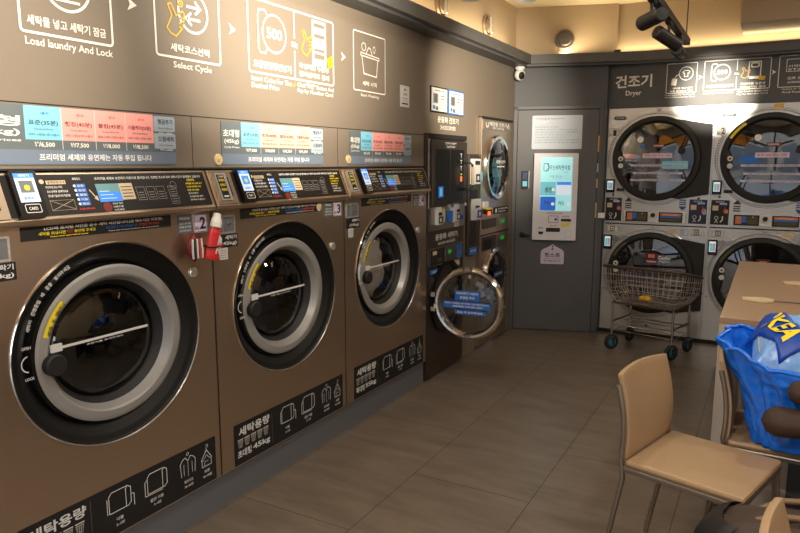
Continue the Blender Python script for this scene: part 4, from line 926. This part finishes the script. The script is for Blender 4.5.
for x,y,z,l in ((-1.7,3.95,2.575,'lilac grey hanging fitting near the left wall, half cut by the picture top'),(-1.78,5.22,CZ,'lilac grey ceiling fitting nearer the corner')):
    m=MB(); m.M=Matrix.Rotation(R(-90),4,'X'); m.lathe(0,0,[(.08 if z<CZ else .12,0),(.085 if z<CZ else .13,.03),(.09,.045),(.08,.07),(.06,.085),(0,.09)],'diffuser_grey',32)
    m.M=Matrix.Identity(4); m.tube([(0,0,-.01),(0,0,CZ-z)],.03,'diffuser_grey',12) if z<CZ else None
    if z<CZ: m.M=Matrix.Rotation(R(-90),4,'X'); m.disc(0,0,.08,0,'diffuser_grey')
    o=m.build('ceiling_diffuser'); place(o,(x,y,z)); tag(o,l,'vent')
m=MB(); m.box(-.05,.0,-.02,0,0,.03,'black'); m.box(-.13,-.05,-.006,0,.0,.012,'black'); o=m.build('light_strip_driver'); place(o,(-1.19,YB-.075,2.41)); tag(o,'small black driver box lying on the back ledge','box')

# ---------------------------------------------------------------- track with spot heads
RX,RZ=-.50,2.20
t=empty('track_rail',(RX,2.4,RZ)); tag(t,'black track rail hung from the ceiling above the aisle','track')
m=MB(); m.box(-.018,.018,-2.4,1.98,-.014,.022,'black'); m.build('rail',t)
for y in (-1.8,0.2,1.93):
    m=MB(); m.tube([(-.0,y,.02),(-.0,y,CZ-RZ)],.0035,'black',6); m.build('suspension_cable',t)
SPOTS=[(3.09,(-2.03,4.95,1.95),'black spot head nearest the picture top, aimed at the left wall',380),(3.62,(1.0,5.3,1.1),'middle black spot head with a bright lit rim',14),(4.06,(-.47,6.03,2.05),'lowest black spot head at the end of the rail',480),
       (2.3,(-2.03,2.62,2.18),'black spot head aimed at the coin pictogram, above the picture',260),(1.1,(-2.03,1.05,1.85),'black spot head aimed left of the first pictogram, above the picture',120),(.3,(.3,2.6,.4),'black spot head aimed at the chairs, above the picture',45),(-1.2,(-.6,-.6,0),'black spot head at the shopfront end of the rail',25)]
warm=(1.,.88,.70)
for i,(y,tgt,l,E) in enumerate(SPOTS):
    t=empty('spot_head',(RX,y,RZ-.012)); tag(t,l,'spotlight','track spotlights')
    m=MB(); m.box(-.014,.014,-.05,.05,-.018,0,'black',.003); m.tube([(0,0,-.018),(0,0,-.075)],.007,'black'); m.build('adapter',t)
    c=Vector((RX,y,RZ-.012-.085)); d=(Vector(tgt)-c).normalized(); q=d.to_track_quat('Y','Z')
    m=MB(); m.M=Matrix.Translation((0,0,-.085))@q.to_matrix().to_4x4()
    m.lathe(0,0,[(0,-.085),(.026,-.084),(.032,-.078),(.032,.068),(.027,.068),(.022,.03),(.0,.028)],'black',28); brl=m.build('barrel',t)
    m=MB(); m.M=Matrix.Translation((0,0,-.085))@q.to_matrix().to_4x4(); m.disc(0,0,.021,.034,'screen_white',20); MATS['screen_white']
    m.build('lamp_lens',brl)
    ld=bpy.data.lights.new('spot_lamp','SPOT'); ld.energy=E; ld.color=warm; ld.spot_size=R((44,30,21,74,60,56,56)[i]); ld.spot_blend=1.; ld.shadow_soft_size=.02
    lo=bpy.data.objects.new('spot_lamp',ld); col.objects.link(lo); lo.location=c+d*.075; lo.rotation_euler=d.to_track_quat('-Z','Y').to_euler()

# unseen ceiling downlights, added as fill light for the room
def area(loc,rot,sx,sy,E,c,shape='RECTANGLE'):
    ld=bpy.data.lights.new('lamp','AREA'); ld.shape=shape; ld.size=sx; ld.size_y=sy; ld.energy=E; ld.color=c
    lo=bpy.data.objects.new('lamp',ld); col.objects.link(lo); lo.location=loc; lo.rotation_euler=rot; return lo
DL=[(-1.0,-.8),(1.0,-.8),(-1.0,1.0),(1.0,1.0),(1.0,2.8),(-1.0,2.6),(.95,4.3)]
for i,(x,y) in enumerate(DL):
    m=MB(); m.M=Matrix.Translation((0,0,0))@Matrix.Rotation(R(-90),4,'X'); m.lathe(0,0,[(.085,0),(.085,.008),(.07,.010),(.066,.002)],'white',32); m.disc(0,0,.066,.003,'screen_white',24)
    o=m.build('fill_lamp'); place(o,(x,y,CZ)); tag(o,'added white ceiling fill light outside the picture','fill light','added ceiling fill lights')
    area((x,y,CZ-.013),(0,0,0),.13,.13,11,(1.,.91,.79),'DISK')
# LED strips lying on the ledge behind its lip
area((-1.95,1.8,2.425),(R(180),0,0),.03,7.4,13,(1.,.80,.50))
pm=(Vector((c1.x,c1.y))+A+Vector((c2.x,yb))+B)/4
area((pm.x,pm.y,2.425),(R(180),0,-DA),.66,.03,2.2,(1.,.80,.50))
area((.42,YB-.045,2.425),(R(180),0,0),3.3,.03,6,(1.,.80,.50))

# ---------------------------------------------------------------- wire laundry cart
t=empty('laundry_cart',(-.78,5.575,0),R(-14)); tag(t,'chrome wire laundry cart on four teal wheels in front of the left dryers','cart')
hx,hy=.243,.17
for i,(sx,sy) in enumerate(((-1,-1),(1,-1),(1,1),(-1,1))):
    m=MB(); m.tube([(sx*hx,sy*hy,.10),(sx*hx,sy*hy,.39)],.011,'chrome'); m.build('leg',t)
    m=MB(); x=sx*hx; y=sy*hy; m.box(x-.020,x+.020,y-.026,y+.026,.095,.112,'mid_chrome'); m.box(x-.022,x-.018,y-.018,y+.018,.045,.10,'rubber'); m.box(x+.018,x+.022,y-.018,y+.018,.045,.10,'rubber'); cs=m.build('caster',t)
    m=MB(); m.M=Matrix.Translation((x,y,.062))@Matrix.Rotation(R(60+10*i),4,'Z'); m.lathe(0,0,[(.036,-.014),(.058,-.013),(.062,-.007),(.062,.007),(.058,.013),(.036,.014)],'rubber',28); m.lathe(0,0,[(.0,-.017),(.010,-.017),(.036,-.012)],'teal',24); m.lathe(0,0,[(.0,.017),(.010,.017),(.036,.012)],'teal',24); m.disc(0,0,.01,-.0175,'steel',12); m.build('wheel',cs)
m=MB()
for y in (-hy,hy): m.tube([(-hx,y,.21),(hx,y,.21)],.006,'chrome'); m.tube([(-hx+.01,y*.8,.155),(hx-.01,y*.8,.155)],.004,'chrome',6)
for x in (-hx,hx): m.tube([(x,-hy,.235),(x,hy,.235)],.008,'mid_chrome'); m.tube([(x,-hy*.8,.155),(x,hy*.8,.155)],.004,'chrome',6)
m.tube([(-hx,0,.225),(hx,0,.225)],.004,'mid_chrome',6)
m.build('lower_frame',t)
def ring(hx_,y0,y1,za,zb,r=.03):
    P=[]
    for cx,cy,a in((hx_-r,y0+r,-90),(hx_-r,y1-r,0),(-hx_+r,y1-r,90),(-hx_+r,y0+r,180)):
        for k in range(4):
            tt=R(a+30*k); x=cx+r*math.cos(tt); y=cy+r*math.sin(tt); P.append((x,y,za+(zb-za)*(y-y0)/(y1-y0)))
    return P
L0=(.245,-.185,.185,.395,.395); L1=(.300,-.235,.22,.50,.47); L2=(.315,-.235,.225,.695,.60)
def lev(k):   # blend of levels for wire shape
    if k<.4: a,b,f=L0,L1,k/.4
    else: a,b,f=L1,L2,(k-.4)/.6
    return [a[i]*(1-f)+b[i]*f for i in range(5)]
m=MB()
for k in (.2,.4,.6,.8): m.tube(ring(*lev(k)),.0026,'wire',5,True)
def per(lv,s):   # point at perimeter fraction
    P=ring(*lv); P.append(P[0]); seg=[(Vector(P[i+1])-Vector(P[i])).length for i in range(len(P)-1)]; T=sum(seg)*s
    for i,l in enumerate(seg):
        if T<=l: return Vector(P[i]).lerp(Vector(P[i+1]),T/l)
        T-=l
    return Vector(P[0])
N=44
for i in range(N): m.tube([per(lev(k),i/N) for k in (0,.2,.4,.7,1.)],.0022,'wire',5)
for i in range(9): y=-.16+.04*i; m.tube([(-.245,y,.395),(.245,y,.395)],.0026,'wire',5)
for i in range(13): x=-.225+.0375*i; m.tube([(x,-.185,.397),(x,.185,.397)],.0026,'wire',5)
m.build('wire_basket',t)
m=MB(); m.tube(ring(*L2),.011,'bumper',8,True); m.build('top_rim',t)
m=MB(); m.tube(ring(*L0),.009,'bumper',8,True); m.build('bottom_rim',t)
m=MB(); m.rrect(-.2,.2,-.15,.15,-.001,.001,.02,'drum_dark'); m.M=Matrix.Identity(4); bt=m
m2=MB(); m2.M=Matrix.Translation((0,0,.400))@Matrix.Rotation(R(90),4,'X'); m2.rrect(-.235,.235,-.175,.175,-.002,.002,.02,'mid_chrome'); m2.build('basket_floor',t)
laundry('wrapper','small crumpled yellow wrapper lying in the wire cart','wrapper',(-.83,5.56,.428),(.05,.04,.02),'gold',4)

# ---------------------------------------------------------------- chairs
def make_chair():
    t=empty('dining_chair',(0,0,0)); sw=.197; sd=.2
    # local: seat front towards +X, back at -X
    m=MB()
    def seatf(u,v):
        return None
    m.box(-sd+.005,sd,-sw,sw,.442,.466,'leather'); o=m.build('seat',t,bevel=.010)
    m=MB(); n=14; P=[]
    def prof(k):
        z=.466+.302*k; x=-.202+.012*math.sin(k*PI)-.034*k**1.6
        return x,z
    P=[];F=[]
    W_=.183
    cols=9
    for k in range(n+1):
        x,z=prof(k/n)
        for j in range(cols):
            s=-1+2*j/(cols-1); bow=-.018*(1-s*s)*(k/n)
            topd=.010*(1-s*s) if k==n else 0
            P.append((x+bow,s*W_,z+topd))
    m.add(P,[(k*cols+j,k*cols+j+1,(k+1)*cols+j+1,(k+1)*cols+j) for k in range(n) for j in range(cols-1)],'leather',True)
    m.build('backrest',t,solid=.018,bevel=.003)
    m=MB(); m.box(-sd,sd-.002,-sw-.003,sw+.003,.422,.443,'leg_metal'); m.build('seat_frame',t,bevel=.006)
    for sy in (-1,1):
        m=MB(); pts=[(-.275,sy*.193,0),(-.20,sy*.195,.40)]+[(prof(k/8)[0]-.010,sy*.189,prof(k/8)[1]) for k in range(0,8)]
        m.tube(pts,.0095,'leg_metal',10); m.build('leg',t)
        m=MB(); m.tube([(.215,sy*.186,0),(.185,sy*.183,.43)],.0125,'leg_metal',10); m.build('leg',t)
    return t
ch=make_chair(); place(ch,(-.142,2.462,0),R(-16)); tag(ch,'tan leather dining chair in full view at the right of the picture','chair','tan leather chairs')
c2=copy_tree(ch); place(c2,(.125,2.885,0),R(-2)); tag(c2,'tan leather chair carrying the crinkled blue bag in front of the folding table','chair','tan leather chairs')
c3=copy_tree(ch); place(c3,(.29,1.425,0),R(-3)); tag(c3,'tan leather chair whose back just rises over the bottom edge of the picture','chair','tan leather chairs')

# ---------------------------------------------------------------- folding table
t=empty('folding_table',(-.155,3.106,0)); tag(t,'large brown topped folding table with pale grey end panel, in front of the dryers','table')
m=MB(); m.box(0,1.15,.0,1.9,.822,.85,'table_top'); m.build('tabletop',t,bevel=.002)
m=MB(); m.box(.0,.30,.001,.04,0,.822,'table_side'); m.box(.30,1.15,.001,.04,.722,.822,'table_side'); m.build('end_panel',t)
m=MB(); m.box(.30,1.15,.02,.045,0,.72,'cabinet_grey'); m.box(.0,.04,.045,1.9,0,.8215,'table_side'); m.box(.04,1.15,1.86,1.9,0,.822,'cabinet_grey'); m.build('side_panel',t)
def paddle(loc,rz,sc,label):
    t=empty('bag_clip',loc,rz); tag(t,label,'clip','cream clips on the table')
    m=MB(); pts=[(-.075,.0),(-.07,.014),(-.05,.017),(-.01,.026),(.03,.026),(.055,.016),(.065,0),(.055,-.016),(.03,-.026),(-.01,-.026),(-.05,-.017),(-.07,-.012)]
    m.M=Matrix.Scale(1.9,4,(0,1,0))@Matrix.Scale(1.25,4,(0,0,1))@Matrix.Rotation(R(-90),4,'X'); m.prism([(x,-y) for x,y in pts],-.008,-.001,'beige'); m.build('cream_blade',t)
    m=MB(); m.tube([(.055,.004,.005),(.12,.010,.006),(.20,.006,.005),(.27,-.004,.005)],.003,'leg_metal',6); m.tube([(.055,-.004,.005),(.12,-.006,.005),(.20,-.002,.005),(.27,-.004,.005)],.002,'bumper',6); m.build('cord',t); return t
paddle((-.015,3.565,.851),R(0),1.0,'cream paddle shaped clip with a thin cord lying near the table middle')
paddle((.165,4.16,.851),R(5),1.0,'cream paddle shaped clip farther back at the right edge of the picture')

# dark cabinet at the right edge
m=MB(); m.box(0,.5,0,.16,0,.50,'cabinet_grey'); m.box(0,.5,-.008,0,.46,.50,'cabinet_grey'); o=m.build('low_cabinet',bevel=.004); place(o,(.34,2.50,0)); tag(o,'plain dark grey low cabinet at the right edge behind the tan chair','cabinet')

# ---------------------------------------------------------------- blue bag with laundry inside
t=empty('shopping_bag',(.185,2.81,.468)); tag(t,'large crinkled bright blue plastic bag standing open on the second tan chair','bag')
m=MB()
def crease(p):   # sharp faceted folds
    return abs(noise.noise(p*2.6))*.9+abs(noise.noise(p*6.1+Vector((4,1,2))))*.45+abs(noise.noise(p*13+Vector((1,7,3))))*.22
def bag(u,v):
    a=2*PI*u; c,s=math.cos(a),math.sin(a)
    cc=math.copysign(abs(c)**.7,c); ss=math.copysign(abs(s)**.7,s)
    rx=.185+.125*v**.9-.03*math.sin(PI*v); ry=.15+.045*v**.8
    k=1-.24*crease(Vector((c*1.25,s*1.25,v*.55+c*.3)))-.05*abs(noise.noise(Vector((c*7,s*7,v*5))))+.08
    z=.35*v
    if v>.6: z+=(v-.6)/.4*(.05*noise.noise(Vector((c*2,s*2,9)))-.085*max(0,-s)*(.65+.35*c)+.02*max(0,-c))
    return (-.005+rx*cc*k, -.01+ry*ss*k, z+.006)
m.grid(bag,110,60,'bag_blue',True)
m.grid(lambda u,v:tuple(Vector(bag(u,0))*(1-v)+Vector((0,-.01,.006))*v),110,3,'bag_blue',True)
m.tube([bag(i/110,1) for i in range(110)],.006,'bag_blue',8,True)
m.build('bag_wall',t,solid=.003)
o=empty('folded_tote',(.165,2.81,.825)); tag(o,'folded shiny blue tote with a dark strap and yellow letters stuffed in the blue bag','bag')
m=MB()
def tote(u,v):
    x=-.185+.44*u; y=-.12+.25*v; e=min(1,5*min(u,1-u,v,1-v))
    n=crease(Vector((u*1.1,v*.8,2)))*.024+.07*v
    return (x,y,.035*v+.03*u+n-.09*(1-e)**2)
m.grid(tote,90,60,'bag_inner'); m.build('tote_cloth',o,solid=.004)
m=MB()
def onto(u,v,h): p=tote(u,v); return (p[0],p[1],p[2]+h)
def sp(s,w,h):   # strap point: s along, w across
    u=.06+.26*s; v=.93-.85*s
    return onto(u+w*.24,v+w*.10,h)
m.grid(lambda a,b:sp(b,a-.5,.010),10,40,'strap_blue'); m.build('dark_strap',o,solid=.003)
m=MB()
def strap_text(txt,s0,s1,w0,w1,mt):
    vs,fs,a,b,c,d=text_mesh(txt,.03)
    P=[sp(s0+(s1-s0)*(v[0]-a)/(b-a), w0+(w1-w0)*(v[1]-c)/(d-c), .021) for v in vs]
    m.add(P,fs,mt)
strap_text('IKEA',.22,.90,-.32,.32,'yellow'); m.build('yellow_letters',o)
m=MB()
for k in range(7):
    if k==2: continue
    s_=.08+.12*k; m.grid(lambda a,b:onto(.02+.04*(s_+.075*b),.90-.8*(s_+.075*b)+.05*(a-.5),.010),3,4,'yellow')
m.build('yellow_stitching',o,solid=.002)
# dark brown padded rolls
def roll(loc,L,r,rz,label,ry=0):
    m=MB()
    def fn(u,v):
        a=2*PI*u; x=v*L; k=math.sqrt(max(0,1-(1-min(1,v*L/(r*1.1)))**2)) if v*L<r*1.1 else 1
        n=1+.10*noise.noise(Vector((math.cos(a)*1.5,math.sin(a)*1.5,v*5)))
        return (x,r*1.0*k*n*math.cos(a),r*.92*k*n*math.sin(a))
    m.grid(fn,36,30,'brown_leather',True); o=m.build('padded_roll'); o.location=loc; o.rotation_euler=(0,ry,rz); tag(o,label,'roll','dark brown padded rolls'); return o
roll((.025,2.545,.62),.42,.055,R(6),'larger dark brown padded roll lying in front of the blue bag')
roll((.095,2.57,.725),.34,.045,R(6),'smaller dark brown padded roll above the larger one at the right edge')

# travel bag on the floor at the bottom right
t=empty('travel_bag',(.15,2.0,0)); tag(t,'black and brown travel bag with tan straps at the bottom right corner','bag')
m=MB()
def tb(u,v):
    a=2*PI*u; b=PI*v-PI/2
    cc=math.copysign(abs(math.cos(a))**.6,math.cos(a)); ss=math.copysign(abs(math.sin(a))**.6,math.sin(a)); k=abs(math.cos(b))**.5; zz_=math.copysign(abs(math.sin(b))**.7,math.sin(b))
    n=1+.06*noise.noise(Vector((math.cos(a)*2,math.sin(a)*2,v*4)))
    return (.27*cc*k*n,.13*ss*k*n,.275+.27*zz_*n)
m.grid(tb,48,24,'bag_brown',True); m.build('bag_body',t)
m=MB(); m.grid(lambda u,v:(lambda p:(p[0]*1.03-.005,p[1]*1.03,(p[2]-.265)*1.03+.265))(tb(.36+.28*u,.1+.72*v)),16,18,'label_black'); m.build('black_end',t)
m=MB(); m.tube([(-.12,-.03,.53),(-.06,-.03,.555),(.05,-.03,.57),(.2,-.03,.575),(.4,-.02,.57)],.009,'tan_strap',8); m.tube([(-.12,.05,.52),(-.06,.07,.555),(.08,.07,.58),(.25,.07,.585),(.45,.06,.58)],.009,'tan_strap',8); m.tube([(-.22,0,.50),(-.1,.01,.53),(.1,.0,.532),(.22,0,.51)],.005,'black',6); m.build('carry_strap',t)
m=MB(); m.M=Matrix.Translation((-.06,-.125,.47))@Matrix.Rotation(R(35),4,'Y'); m.box(-.003,.003,-.003,.003,-.03,.03,'yellow'); m.build('zip_pull',t)['label']='yellow zip pull'

# ---------------------------------------------------------------- street outside the shopfront
m=MB(); m.box(-14,14,-16,-2.05,-.12,-.04,'asphalt'); struct(m.build('ground'))
m=MB(); m.box(-12,12,-15.5,-15,0,7,'facade')
for i in range(10):
    for j in range(2): m.box(-11+2.3*i,-9.4+2.3*i,-15,-14.97,.6+3.2*j,2.7+3.2*j,'facade_glass')
struct(m.build('added_building'))  # unseen building across the street, added to darken the sky's reflections
m=MB(); m.extr_x([(0,0),(-.9,-.45),(-.9,-.55),(0,-.05)],-2.6,-.9,'orange_fabric'); m.extr_x([(-.9,-.45),(-.905,-.75),(-.9,-.75)],-2.6,-.9,'orange_fabric'); m.box(-2.58,-2.54,-.88,-.84,-2.99,-.5,'black'); m.box(-.96,-.92,-.88,-.84,-2.99,-.5,'black'); o=m.build('awning'); o.location=(0,-2.1,2.95); tag(o,'orange fabric awning outside the shopfront behind the camera','awning')

bpy.data.objects.remove(TO); bpy.data.curves.remove(TC)
# ---------------------------------------------------------------- daylight, camera
w=bpy.data.worlds.new('world'); scn.world=w; w.use_nodes=True; bg=w.node_tree.nodes['Background']; bg.inputs[0].default_value=(.88,.94,1.,1); bg.inputs[1].default_value=3.6
cam=bpy.data.cameras.new('camera'); cam.sensor_width=36; cam.lens=667/800*36; cam.clip_start=.02
co=bpy.data.objects.new('camera',cam); col.objects.link(co); co.location=(0,0,1.5); co.rotation_euler=(R(90-8.78),0,R(29.0)); scn.camera=co
scn.view_settings.view_transform='Standard'; scn.view_settings.look='None'; scn.view_settings.gamma=1; scn.view_settings.exposure=.45; scn.view_settings.use_curve_mapping=False
